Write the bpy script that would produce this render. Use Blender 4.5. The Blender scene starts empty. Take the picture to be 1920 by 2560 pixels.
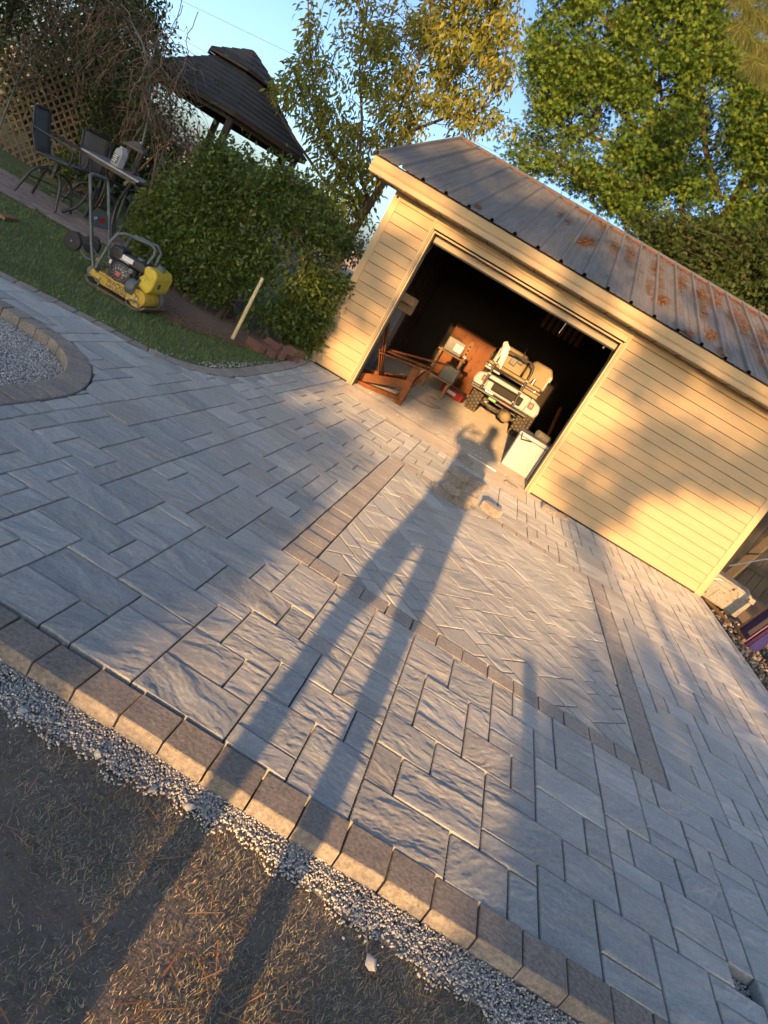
import bpy, bmesh, math, random
import numpy as np
from mathutils import Vector, Matrix

# ------------------------------------------------------------------ scene, camera, light
sc = bpy.context.scene
H = 1.6                                   # phone height above the paving, metres
FPX = 1808.27                             # focal length in photo pixels (1920 x 2560)
CM = np.array([[0.85170378, 0.18156936, 0.49156203],
               [0.52269415, -0.22758358, -0.82158173],
               [-0.03730262, 0.95668087, -0.28873904]])   # rows: image right, image down, forward
cam = bpy.data.cameras.new('camera'); camo = bpy.data.objects.new('camera', cam)
sc.collection.objects.link(camo)
cam.sensor_fit = 'VERTICAL'; cam.sensor_height = 36.0; cam.lens = FPX / 2560 * 36.0
cam.clip_start = 0.02; cam.clip_end = 600
R_, D_, F_ = [Vector(r) for r in CM]
camo.matrix_world = Matrix(((R_.x, -D_.x, -F_.x, 0), (R_.y, -D_.y, -F_.y, 0), (R_.z, -D_.z, -F_.z, H), (0, 0, 0, 1)))
sc.camera = camo
sc.render.resolution_x = 768; sc.render.resolution_y = 1024
SUN_EL = math.radians(7.8); SUN_AZ = math.radians(0.8)     # sun stands behind the photographer
w = bpy.data.worlds.new('World'); sc.world = w; w.use_nodes = True
nt = w.node_tree; bg = nt.nodes['Background']
sky = nt.nodes.new('ShaderNodeTexSky'); sky.sky_type = 'NISHITA'; sky.sun_disc = False
sky.sun_elevation = SUN_EL; sky.sun_rotation = math.pi + SUN_AZ
sky.air_density = 0.55; sky.dust_density = 1.8; sky.ozone_density = 1.5
nt.links.new(sky.outputs[0], bg.inputs[0]); bg.inputs[1].default_value = 0.15
sl = bpy.data.lights.new('sun', 'SUN'); so = bpy.data.objects.new('sun', sl); sc.collection.objects.link(so)
sl.energy = 5.0; sl.angle = math.radians(0.55); sl.color = (1.0, 0.56, 0.22)
sd = Vector((math.sin(SUN_AZ) * math.cos(SUN_EL), math.cos(SUN_AZ) * math.cos(SUN_EL), -math.sin(SUN_EL)))
so.rotation_euler = sd.to_track_quat('-Z', 'Y').to_euler(); so.location = (0, -20, 8)
sc.view_settings.view_transform = 'Standard'; sc.view_settings.look = 'None'
sc.view_settings.exposure = 1.3; sc.view_settings.gamma = 1.0
sc.cycles.max_bounces = 6; sc.cycles.transparent_max_bounces = 6

random.seed(7); RNG = np.random.default_rng(7)
TAN = math.tan(SUN_EL)

# ------------------------------------------------------------------ photo pixel -> place
def ray(u, v): return CM.T @ np.array([(u - 960) / FPX, (v - 1280) / FPX, 1.0])
def PY(u, v, y):                          # the point of that pixel on the upright plane y
    d = ray(u, v); return Vector(d * (y / d[1])) + Vector((0, 0, H))
def PG(u, v, z=0.0):                      # ... on the level z
    d = ray(u, v); return Vector(d * ((z - H) / d[2])) + Vector((0, 0, H))

# ------------------------------------------------------------------ helpers
COL = sc.collection
def lerp(a, b, t): return a + (b - a) * t
def rotz(a): return Matrix.Rotation(a, 3, 'Z')
def rotx(a): return Matrix.Rotation(a, 3, 'X')
def roty(a): return Matrix.Rotation(a, 3, 'Y')

class MB:
    def __init__(s): s.v = []; s.f = []
    def add(s, vs, fs):
        o = len(s.v); s.v += [tuple(p) for p in vs]; s.f += [tuple(i + o for i in q) for q in fs]; return s
    def box(s, c, size, rot=None, taper=1.0):
        hx, hy, hz = size[0] / 2, size[1] / 2, size[2] / 2
        vs = []
        for z in (-1, 1):
            t = taper if z > 0 else 1
            for x, y in ((-1, -1), (1, -1), (1, 1), (-1, 1)): vs.append(Vector((x * hx * t, y * hy * t, z * hz)))
        if rot is not None: vs = [rot @ p for p in vs]
        c = Vector(c); vs = [p + c for p in vs]
        return s.add(vs, [(3, 2, 1, 0), (4, 5, 6, 7), (0, 1, 5, 4), (1, 2, 6, 5), (2, 3, 7, 6), (3, 0, 4, 7)])
    def bb(s, a, b):
        return s.box([(a[i] + b[i]) / 2 for i in range(3)], [abs(b[i] - a[i]) for i in range(3)])
    def bar(s, a, b, w, h, up=(0, 0, 1)):
        a = Vector(a); b = Vector(b); d = (b - a); L = d.length; d.normalize(); up = Vector(up)
        x = d.cross(up)
        if x.length < 1e-4: x = d.cross(Vector((1, 0, 0)))
        x.normalize(); z = x.cross(d)
        r = Matrix((x, d, z)).transposed()
        return s.box((a + b) / 2, (w, L, h), r)
    def tube(s, pts, r, n=8, cap=True):
        pts = [Vector(p) for p in pts]; k = len(pts)
        rs = r if isinstance(r, (list, tuple)) else [r] * k
        prev = None; rings = []
        for i, p in enumerate(pts):
            t = (pts[min(i + 1, k - 1)] - pts[max(i - 1, 0)])
            t = t.normalized() if t.length > 1e-9 else Vector((0, 0, 1))
            if prev is None:
                a = t.cross(Vector((0, 0, 1)))
                if a.length < 1e-3: a = t.cross(Vector((1, 0, 0)))
            else: a = prev - t * prev.dot(t)
            a.normalize(); prev = a; b = t.cross(a)
            rings.append([p + (a * math.cos(2 * math.pi * j / n) + b * math.sin(2 * math.pi * j / n)) * rs[i] for j in range(n)])
        vs = [q for rg in rings for q in rg]; fs = []
        for i in range(k - 1):
            for j in range(n): fs.append((i * n + j, i * n + (j + 1) % n, (i + 1) * n + (j + 1) % n, (i + 1) * n + j))
        if cap: fs.append(tuple(range(n))[::-1]); fs.append(tuple(range((k - 1) * n, k * n)))
        return s.add(vs, fs)
    def cyl(s, a, b, r0, r1=None, n=16): return s.tube([a, b], [r0, r0 if r1 is None else r1], n)
    def lathe(s, prof, c, axis='Z', n=24, rot=None):      # prof: (radius, height)
        vs = []; k = len(prof)
        for r, h in prof:
            for j in range(n):
                a = 2 * math.pi * j / n; p = Vector((r * math.cos(a), r * math.sin(a), h))
                if axis == 'X': p = Vector((p.z, p.x, p.y))
                if axis == 'Y': p = Vector((p.x, p.z, p.y))
                if rot is not None: p = rot @ p
                vs.append(p + Vector(c))
        fs = []
        for i in range(k - 1):
            for j in range(n): fs.append((i * n + j, i * n + (j + 1) % n, (i + 1) * n + (j + 1) % n, (i + 1) * n + j))
        if prof[0][0] > 1e-4: fs.append(tuple(range(n))[::-1])
        if prof[-1][0] > 1e-4: fs.append(tuple(range((k - 1) * n, k * n)))
        return s.add(vs, fs)
    def prism(s, poly, d, f):                       # poly: 2D points, f maps (a,b,depth)->xyz
        n = len(poly); vs = [f(a, b, d[0]) for a, b in poly] + [f(a, b, d[1]) for a, b in poly]
        fs = [tuple(range(n))[::-1], tuple(range(n, 2 * n))] + [(i, (i + 1) % n, n + (i + 1) % n, n + i) for i in range(n)]
        return s.add(vs, fs)
    def quad(s, a, b, c, d): return s.add([a, b, c, d], [(0, 1, 2, 3)])
    def build(s, name, mat, parent=None, smooth=None, bevel=0.0, seg=2):
        me = bpy.data.meshes.new(name); me.from_pydata(s.v, [], s.f)
        bm = bmesh.new(); bm.from_mesh(me); bmesh.ops.recalc_face_normals(bm, faces=bm.faces); bm.to_mesh(me); bm.free()
        return link(name, me, mat, parent, smooth, bevel, seg)

def link(name, me, mat, parent=None, smooth=None, bevel=0.0, seg=2):
    if mat is not None and len(me.materials) == 0: me.materials.append(mat)
    o = bpy.data.objects.new(name, me); COL.objects.link(o)
    if parent is not None: o.parent = parent
    if bevel > 0:
        b = o.modifiers.new('bevel', 'BEVEL'); b.width = bevel; b.segments = seg; b.limit_method = 'ANGLE'
        b.angle_limit = math.radians(35)
    if smooth is not None:
        me.shade_smooth(); me.set_sharp_from_angle(angle=math.radians(smooth))
    return o
def tag(o, label=None, cat=None, group=None, kind=None):
    if label: o['label'] = label
    if cat: o['category'] = cat
    if group: o['group'] = group
    if kind: o['kind'] = kind
    return o
def thing(name, label, cat, loc=(0, 0, 0), rz=0.0, group=None):
    o = bpy.data.objects.new(name, None); COL.objects.link(o); o.empty_display_size = 0.1
    o.location = loc; o.rotation_euler = (0, 0, rz); return tag(o, label, cat, group)
def copy_tree(o, parent=None):
    c = o.copy(); COL.objects.link(c)
    if parent is not None: c.parent = parent
    for ch in list(o.children): copy_tree(ch, c)
    return c
def np_mesh(name, V, Fc):
    """V (N,3) floats, Fc (M,k) ints, all faces with k corners."""
    me = bpy.data.meshes.new(name); k = Fc.shape[1]
    me.vertices.add(len(V)); me.vertices.foreach_set('co', np.ascontiguousarray(V, dtype=np.float32).ravel())
    me.loops.add(Fc.size); me.loops.foreach_set('vertex_index', np.ascontiguousarray(Fc, dtype=np.int32).ravel())
    me.polygons.add(len(Fc)); me.polygons.foreach_set('loop_start', np.arange(len(Fc), dtype=np.int32) * k)
    me.update(calc_edges=True); me.validate(); return me
def scatter(name, tv, tf, pos, rot, scl):
    """copies of template (tv, tf) at pos (N,3) with rotations rot (N,3,3), scl (N,) or (N,3)."""
    tv = np.asarray(tv, float); tf = np.asarray(tf, int); N = len(pos)
    s = scl[:, None, None] * np.ones((1, 1, 3)) if scl.ndim == 1 else scl[:, None, :]
    P = tv[None] * s
    P = np.einsum('nij,nkj->nki', rot, P) + pos[:, None, :]
    Fc = (tf[None] + (np.arange(N) * len(tv))[:, None, None]).reshape(-1, tf.shape[1])
    return np_mesh(name, P.reshape(-1, 3), Fc)
def rand_rot(N, tilt=math.pi):
    """random spin about z then tilt away from up by up to tilt, then random heading"""
    a = RNG.uniform(0, 2 * np.pi, N); b = RNG.uniform(0, 1, N) * tilt; c = RNG.uniform(0, 2 * np.pi, N)
    def Rz(t): o = np.zeros((N, 3, 3)); o[:, 0, 0] = np.cos(t); o[:, 0, 1] = -np.sin(t); o[:, 1, 0] = np.sin(t); o[:, 1, 1] = np.cos(t); o[:, 2, 2] = 1; return o
    def Rx(t): o = np.zeros((N, 3, 3)); o[:, 1, 1] = np.cos(t); o[:, 1, 2] = -np.sin(t); o[:, 2, 1] = np.sin(t); o[:, 2, 2] = np.cos(t); o[:, 0, 0] = 1; return o
    return Rz(c) @ Rx(b) @ Rz(a)
def dir_rot(D, spin=None):
    """rotations whose local +Y lies along D, local Z as near up as can be, spun about Y"""
    D = D / np.linalg.norm(D, axis=1, keepdims=True); N = len(D)
    up = np.tile([0, 0, 1.0], (N, 1)); X = np.cross(D, up); l = np.linalg.norm(X, axis=1, keepdims=True)
    X = np.where(l < 1e-3, np.array([[1.0, 0, 0]]), X / np.maximum(l, 1e-6)); Zv = np.cross(X, D)
    if spin is not None:
        c, s_ = np.cos(spin)[:, None], np.sin(spin)[:, None]; X, Zv = c * X + s_ * Zv, -s_ * X + c * Zv
    return np.stack([X, D, Zv], axis=2)
def vnoise(x, y, seed):
    xi = np.floor(x); yi = np.floor(y); xf = x - xi; yf = y - yi
    def h(a, b):
        t = np.sin(a * 127.1 + b * 311.7 + seed * 74.7) * 43758.5453; return t - np.floor(t)
    ux = xf * xf * (3 - 2 * xf); uy = yf * yf * (3 - 2 * yf)
    a = h(xi, yi); b = h(xi + 1, yi); c = h(xi, yi + 1); d = h(xi + 1, yi + 1)
    return (a * (1 - ux) + b * ux) * (1 - uy) + (c * (1 - ux) + d * ux) * uy
def fbm(x, y, seed, o=3):
    s = 0; a = .5; t = 0
    for k in range(o): s = s + a * vnoise(x * 2 ** k, y * 2 ** k, seed + k * 3.1); t += a; a *= .5
    return s / t

def smooth3(P, n=6):
    P = [Vector(p) for p in P]; out = []
    for i in range(len(P) - 1):
        a, b, c, d = P[max(i - 1, 0)], P[i], P[i + 1], P[min(i + 2, len(P) - 1)]
        for k in range(n):
            t = k / n; out.append(.5 * ((2 * b) + (c - a) * t + (2 * a - 5 * b + 4 * c - d) * t * t + (3 * b - a - 3 * c + d) * t ** 3))
    out.append(P[-1]); return out

# ------------------------------------------------------------------ materials
def nodes(name):
    m = bpy.data.materials.new(name); m.use_nodes = True
    t = m.node_tree; b = t.nodes['Principled BSDF']; return m, t, b
def N(t, ty, **kw):
    n = t.nodes.new(ty)
    for k, v in kw.items():
        if k.startswith('i_'): n.inputs[k[2:].replace('_', ' ')].default_value = v
        else: setattr(n, k, v)
    return n
def mixc(t, fac, a, b, mode='MIX'):
    n = t.nodes.new('ShaderNodeMix'); n.data_type = 'RGBA'; n.blend_type = mode
    for sock, v in ((n.inputs[0], fac), (n.inputs[6], a), (n.inputs[7], b)):
        if isinstance(v, bpy.types.NodeSocket): t.links.new(v, sock)
        elif isinstance(v, (int, float)): sock.default_value = v
        else: sock.default_value = (*v, 1)
    return n.outputs[2]
def ramp(t, fac, stops):
    r = t.nodes.new('ShaderNodeValToRGB'); e = r.color_ramp.elements
    while len(e) < len(stops): e.new(0.5)
    for x, (p, c) in zip(e, stops): x.position = p; x.color = (*c, 1) if not isinstance(c, (int, float)) else (c, c, c, 1)
    t.links.new(fac, r.inputs[0]); return r.outputs[0]
def coords(t, kind='Object', scale=(1, 1, 1), rot=(0, 0, 0)):
    if kind == 'World': src = N(t, 'ShaderNodeNewGeometry').outputs['Position']
    else: src = N(t, 'ShaderNodeTexCoord').outputs[kind]
    mp = N(t, 'ShaderNodeMapping'); mp.inputs['Scale'].default_value = scale; mp.inputs['Rotation'].default_value = rot
    t.links.new(src, mp.inputs[0]); return mp.outputs[0]
def noise(t, vec, scale, detail=4, rough=.55, dist=0.0):
    n = N(t, 'ShaderNodeTexNoise'); n.inputs['Scale'].default_value = scale; n.inputs['Detail'].default_value = detail
    n.inputs['Roughness'].default_value = rough; n.inputs['Distortion'].default_value = dist
    t.links.new(vec, n.inputs['Vector']); return n.outputs['Fac']
def bump(t, b, h, strength, dist):
    n = N(t, 'ShaderNodeBump'); n.inputs['Strength'].default_value = strength; n.inputs['Distance'].default_value = dist
    t.links.new(h, n.inputs['Height']); t.links.new(n.outputs[0], b.inputs['Normal'])
def pm(name, c1, c2=None, scale=6, rough=.6, metal=0, bs=0.0, bscale=60, stretch=(1, 1, 1), kind='Object', c3=None, obj=0.0, spec=.5, wear=None):
    """plain procedural material: two colours mixed by noise, fine bump, optional change per object"""
    m, t, b = nodes(name); v = coords(t, kind, stretch)
    c2 = c2 or tuple(x * .8 for x in c1)
    f = ramp(t, noise(t, v, scale, 5), [(.3, 0.0), (.7, 1.0)])
    col = mixc(t, f, c1, c2)
    if c3 is not None:
        col = mixc(t, ramp(t, noise(t, v, scale * 3.7, 3), [(.55, 0.0), (.72, 1.0)]), col, c3)
    if obj > 0:
        oi = N(t, 'ShaderNodeObjectInfo'); hs = N(t, 'ShaderNodeHueSaturation')
        mr = N(t, 'ShaderNodeMapRange'); mr.inputs[3].default_value = 1 - obj; mr.inputs[4].default_value = 1 + obj
        t.links.new(oi.outputs['Random'], mr.inputs[0]); t.links.new(mr.outputs[0], hs.inputs['Value']); t.links.new(col, hs.inputs['Color'])
        col = hs.outputs[0]
    t.links.new(col, b.inputs['Base Color']); b.inputs['Roughness'].default_value = rough; b.inputs['Metallic'].default_value = metal
    b.inputs['Specular IOR Level'].default_value = spec
    if rough > .8: b.inputs['Diffuse Roughness'].default_value = 1.0
    if bs > 0: bump(t, b, noise(t, v, bscale, 3), bs, .004)
    return m
def leafmat(name, c1, c2, c3, trans=.35, rough=.45, coat=.25):
    """leaf: colour differs leaf by leaf, light shines through"""
    m = bpy.data.materials.new(name); m.use_nodes = True; t = m.node_tree
    b = t.nodes['Principled BSDF']; out = t.nodes['Material Output']
    g = N(t, 'ShaderNodeNewGeometry'); v = coords(t, 'World')
    r1 = ramp(t, g.outputs['Random Per Island'], [(0.0, c1), (.55, c2), (1.0, c3)])
    big = ramp(t, noise(t, v, 1.3, 2), [(.35, 0.0), (.65, 1.0)])
    col = mixc(t, big, r1, mixc(t, .5, r1, c2))
    t.links.new(col, b.inputs['Base Color']); b.inputs['Roughness'].default_value = rough
    b.inputs['Specular IOR Level'].default_value = coat * 2
    tr = N(t, 'ShaderNodeBsdfTranslucent'); t.links.new(mixc(t, .5, col, tuple(min(1, x * 1.8) for x in c3)), tr.inputs[0])
    mx = N(t, 'ShaderNodeMixShader'); mx.inputs[0].default_value = trans
    t.links.new(b.outputs[0], mx.inputs[1]); t.links.new(tr.outputs[0], mx.inputs[2]); t.links.new(mx.outputs[0], out.inputs[0])
    return m
def islandmat(name, stops, rough=.8, bs=0.0, bscale=80, nz=.0):
    m, t, b = nodes(name); g = N(t, 'ShaderNodeNewGeometry')
    col = ramp(t, g.outputs['Random Per Island'], stops)
    if nz > 0:
        v = coords(t, 'World'); col = mixc(t, ramp(t, noise(t, v, nz, 3), [(.3, 0.0), (.7, .5)]), col, tuple(x * .5 for x in stops[0][1]))
    t.links.new(col, b.inputs['Base Color']); b.inputs['Roughness'].default_value = rough
    if bs > 0: bump(t, b, noise(t, coords(t, 'World'), bscale, 3), bs, .003)
    return m

def slate_mat():
    m, t, b = nodes('slate_paver')
    oi = N(t, 'ShaderNodeObjectInfo'); at = N(t, 'ShaderNodeAttribute'); at.attribute_name = 'rnd'
    ad = N(t, 'ShaderNodeMath', operation='ADD'); t.links.new(oi.outputs['Random'], ad.inputs[0]); t.links.new(at.outputs['Fac'], ad.inputs[1])
    fr = N(t, 'ShaderNodeMath', operation='FRACT'); t.links.new(ad.outputs[0], fr.inputs[0]); rnd = fr.outputs[0]
    geo = N(t, 'ShaderNodeNewGeometry'); off = N(t, 'ShaderNodeVectorMath', operation='ADD')
    cx = N(t, 'ShaderNodeCombineXYZ'); ml = N(t, 'ShaderNodeMath', operation='MULTIPLY'); ml.inputs[1].default_value = 53.0
    t.links.new(rnd, ml.inputs[0]); t.links.new(ml.outputs[0], cx.inputs[2]); t.links.new(geo.outputs['Position'], off.inputs[0]); t.links.new(cx.outputs[0], off.inputs[1])
    mp = N(t, 'ShaderNodeMapping'); rx = N(t, 'ShaderNodeCombineXYZ'); ma = N(t, 'ShaderNodeMath', operation='MULTIPLY'); ma.inputs[1].default_value = 6.0
    t.links.new(rnd, ma.inputs[0]); t.links.new(ma.outputs[0], rx.inputs[2]); t.links.new(off.outputs[0], mp.inputs[0]); t.links.new(rx.outputs[0], mp.inputs['Rotation'])
    mp.inputs['Scale'].default_value = (1, 3.2, 1)
    base = ramp(t, rnd, [(0.0, (.17, .195, .185)), (.15, (.37, .40, .385)), (.3, (.27, .25, .205)), (.45, (.46, .48, .455)), (.6, (.21, .24, .235)), (.75, (.40, .395, .35)), (.88, (.49, .50, .47)), (1.0, (.23, .205, .16))])
    band = ramp(t, noise(t, mp.outputs[0], 5.5, 4, .6, .6), [(.32, 0.0), (.7, 1.0)])
    col = mixc(t, band, base, mixc(t, .6, base, (.20, .185, .165)))
    blue = ramp(t, noise(t, mp.outputs[0], 3.1, 3), [(.5, 0.0), (.72, .7)])
    col = mixc(t, blue, col, (.34, .38, .40))
    fine = ramp(t, noise(t, off.outputs[0], 160, 4, .7), [(.35, 0.0), (.75, 1.0)])
    col = mixc(t, .24, col, mixc(t, fine, (.12, .12, .12), (.66, .66, .65)))
    spk = ramp(t, noise(t, off.outputs[0], 62, 4, .8), [(.36, 0.0), (.66, 1.0)])
    col = mixc(t, .24, col, mixc(t, spk, (.12, .13, .125), (.56, .575, .55)))
    fl = ramp(t, noise(t, off.outputs[0], 34, 6, .78, 1.2), [(.62, 0.0), (.72, .75)])
    col = mixc(t, fl, col, (.66, .67, .66))
    t.links.new(col, b.inputs['Base Color']); b.inputs['Roughness'].default_value = .52; b.inputs['Specular IOR Level'].default_value = .6; b.inputs['Diffuse Roughness'].default_value = 1.0
    h1 = noise(t, mp.outputs[0], 46, 6, .72, 1.2); h2 = noise(t, off.outputs[0], 260, 3, .7)
    mm = N(t, 'ShaderNodeMath', operation='MULTIPLY_ADD'); t.links.new(h2, mm.inputs[0]); mm.inputs[1].default_value = .28; t.links.new(h1, mm.inputs[2])
    bump(t, b, mm.outputs[0], .6, .004)
    return m
def concrete_mat(name, c1, c2, c3, flecks=.5):
    m, t, b = nodes(name); oi = N(t, 'ShaderNodeObjectInfo'); v = coords(t, 'World')
    base = mixc(t, oi.outputs['Random'], c1, c2)
    col = mixc(t, ramp(t, noise(t, v, 9, 4), [(.35, 0.0), (.7, 1.0)]), base, c3)
    col = mixc(t, .24, col, mixc(t, ramp(t, noise(t, v, 220, 3, .7), [(.3, 0.0), (.75, 1.0)]), (.05, .045, .04), (.42, .40, .37)))
    col = mixc(t, .34, col, mixc(t, ramp(t, noise(t, v, 58, 5, .8), [(.36, 0.0), (.66, 1.0)]), tuple(x * .35 for x in c1), tuple(min(1, x * 1.9) for x in c2)))
    col = mixc(t, ramp(t, noise(t, v, 36, 5, .75, 1.0), [(.64, 0.0), (.75, flecks)]), col, (.42, .40, .37))
    t.links.new(col, b.inputs['Base Color']); b.inputs['Roughness'].default_value = .85; b.inputs['Diffuse Roughness'].default_value = 1.0
    bump(t, b, noise(t, v, 70, 6, .8), .8, .004)
    return m
M = {}
M['slate'] = slate_mat()
M['edge'] = concrete_mat('edge_block', (.145, .125, .104), (.29, .26, .222), (.125, .112, .098), .7)
M['border'] = concrete_mat('border_block', (.235, .215, .190), (.30, .28, .25), (.19, .175, .155), .6)
M['bedding'] = pm('bedding_sand', (.035, .032, .028), (.055, .05, .045), 30, .95, bs=.5, bscale=200, kind='World')
M['dirt'] = pm('bare_dirt', (.15, .122, .095), (.21, .175, .14), 9, .95, bs=.8, bscale=70, kind='World', c3=(.11, .088, .068))
M['soil'] = pm('lawn_soil', (.06, .085, .03), (.08, .10, .04), 8, .95, bs=.6, bscale=90, kind='World')
M['mulch'] = pm('mulch', (.085, .055, .038), (.13, .088, .06), 14, .95, bs=1.0, bscale=60, kind='World', c3=(.05, .035, .026))
M['gravelbase'] = pm('gravel_base', (.24, .235, .22), (.31, .30, .285), 60, .9, bs=.6, bscale=150, kind='World')
M['gravel'] = islandmat('gravel_stones', [(0, (.30, .30, .285)), (.4, (.40, .40, .38)), (.8, (.48, .47, .44)), (1, (.56, .53, .48))], .8, .4, 150)
M['gravel2'] = islandmat('pale_gravel', [(0, (.42, .41, .39)), (.5, (.53, .52, .49)), (1, (.66, .64, .60))], .85, .3, 150)
M['drygrass'] = islandmat('dry_grass', [(0, (.22, .18, .12)), (.35, (.38, .32, .22)), (.62, (.52, .46, .33)), (.8, (.16, .17, .06)), (1, (.11, .15, .045))], .75, nz=5)
M['grass'] = islandmat('lawn_grass', [(0, (.095, .15, .03)), (.5, (.14, .205, .045)), (.85, (.20, .24, .07)), (1, (.30, .27, .14))], .7, nz=1.6)
M['needle'] = islandmat('pine_needles', [(0, (.22, .09, .03)), (.5, (.36, .155, .055)), (1, (.46, .25, .105))], .75)
M['slab'] = pm('concrete_slab', (.27, .245, .205), (.33, .30, .255), 2.2, .85, bs=.25, bscale=130, kind='World', c3=(.205, .18, .145))
M['redbrick'] = pm('red_brick', (.13, .06, .042), (.17, .085, .06), 14, .9, bs=.6, bscale=90, obj=.25, c3=(.13, .09, .075))
M['patio'] = pm('patio_brick', (.155, .125, .115), (.205, .165, .145), 4, .9, bs=.4, bscale=90, kind='World', obj=.18)
# ------------------------------------------------------------------ the setting: ground
def polysheet(name, pts, z, mat):
    me = bpy.data.meshes.new(name); me.from_pydata([(x, y, z) for x, y in pts], [], [tuple(range(len(pts)))])
    o = link(name, me, mat); tag(o, kind='structure'); return o
polysheet('ground', [(-150, -150), (150, -150), (150, 150), (-150, 150)], -0.085, M['dirt'])

GM, GX, GY = .1238246, .0995791, .1970781          # paver module and grid origin, metres
def gw(i, j): return (GX + GM * i, GY + GM * j)
# lawn edge of the paving (from the garage corner round to the path) and edge of the gravel bed
LAWN = [(-2.24, 9.49), (-2.15, 8.7), (-2.10, 7.55), (-2.10, 6.62), (-2.17, 6.2), (-2.33, 5.86), (-2.62, 5.66), (-3.0, 5.56), (-3.45, 5.42), (-4.4, 5.10), (-6.0, 4.7), (-8.5, 4.2)]
BED = [(-2.12, 0.6), (-2.12, 2.6), (-2.12, 3.6), (-2.13, 3.95), (-2.20, 4.24), (-2.33, 4.50), (-2.52, 4.70), (-2.75, 4.82), (-3.05, 4.855), (-3.40, 4.80), (-4.4, 4.48), (-6.0, 4.08), (-8.5, 3.58)]
def smooth_poly(pts, step):
    """resample a polyline with Catmull-Rom, even spacing"""
    P = [Vector((*p, 0)) for p in pts]; out = []
    for i in range(len(P) - 1):
        p0 = P[max(i - 1, 0)]; p1 = P[i]; p2 = P[i + 1]; p3 = P[min(i + 2, len(P) - 1)]
        for k in range(24):
            t = k / 24
            out.append(.5 * ((2 * p1) + (p2 - p0) * t + (2 * p0 - 5 * p1 + 4 * p2 - p3) * t * t + (3 * p1 - p0 - 3 * p2 + p3) * t ** 3))
    out.append(P[-1]); res = [out[0]]; acc = 0
    for a, b in zip(out, out[1:]):
        L = (b - a).length; acc += L
        while acc >= step: acc -= step; res.append(b - (b - a) * (acc / max(L, 1e-9)))
    return res
def seg_lines(pts, side):
    """segments as (point, unit normal pointing to the kept side)"""
    out = []
    for a, b in zip(pts, pts[1:]):
        d = (b - a).normalized(); n = Vector((-d.y, d.x, 0)) * side; out.append((a, b, n))
    return out
def clip_half(poly, p, n):
    out = []; k = len(poly)
    for i in range(k):
        a, b = Vector((*poly[i], 0)), Vector((*poly[(i + 1) % k], 0)); da, db = (a - p).dot(n), (b - p).dot(n)
        if da >= 0: out.append((a.x, a.y))
        if (da >= 0) != (db >= 0): c = a + (b - a) * (da / (da - db)); out.append((c.x, c.y))
    return out
def area(p): return .5 * sum(p[i][0] * p[(i + 1) % len(p)][1] - p[(i + 1) % len(p)][0] * p[i][1] for i in range(len(p)))
def segdist(c, a, b):
    t = max(0, min(1, (c - a).dot(b - a) / max(1e-12, (b - a).length_squared))); return (c - (a + (b - a) * t)).length
lawn_in = smooth_poly(LAWN, .16); bed_out = smooth_poly(BED, .16)
LS = seg_lines(lawn_in, 1); BS = seg_lines(bed_out, -1)
def clip_near(poly, segs, margin=0.0):
    if len(poly) < 3: return []
    cx = sum(p[0] for p in poly) / len(poly); cy = sum(p[1] for p in poly) / len(poly); c = Vector((cx, cy, 0))
    d = sorted(((segdist(c, a, b), k) for k, (a, b, n) in enumerate(segs)))[:2]
    if d[0][0] > .35:
        a, b, n = segs[d[0][1]]; return poly if (c - a).dot(n) > 0 else []
    for _, k in d:
        a, b, n = segs[k]; poly = clip_half(poly, a + n * margin, n)
        if len(poly) < 3: return []
    return poly

driveway = polysheet('driveway', [(-9, 1.2), (5.0, 1.94), (5.0, 9.47), (-2.28, 9.47), (-2.3, 6.4), (-2.6, 5.8), (-9, 4.3)], -.055, M['bedding'])
# base under the paving only where it lies: keep it below gravel level elsewhere
driveway.data.clear_geometry()
bedb = [(p.x, p.y) for p in bed_out]; lawb = [(p.x, p.y) for p in lawn_in]
outl = [(-2.12, 2.0), (3.86, 2.0), (3.86, 9.47), (-2.2, 9.47)] + lawb + bedb[::-1]
outl = [p for p in outl if not (p[0] > -2.3 and p[1] < 2.0)]
driveway.data.from_pydata([(x, y, -.055) for x, y in outl], [], [tuple(range(len(outl)))])

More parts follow.
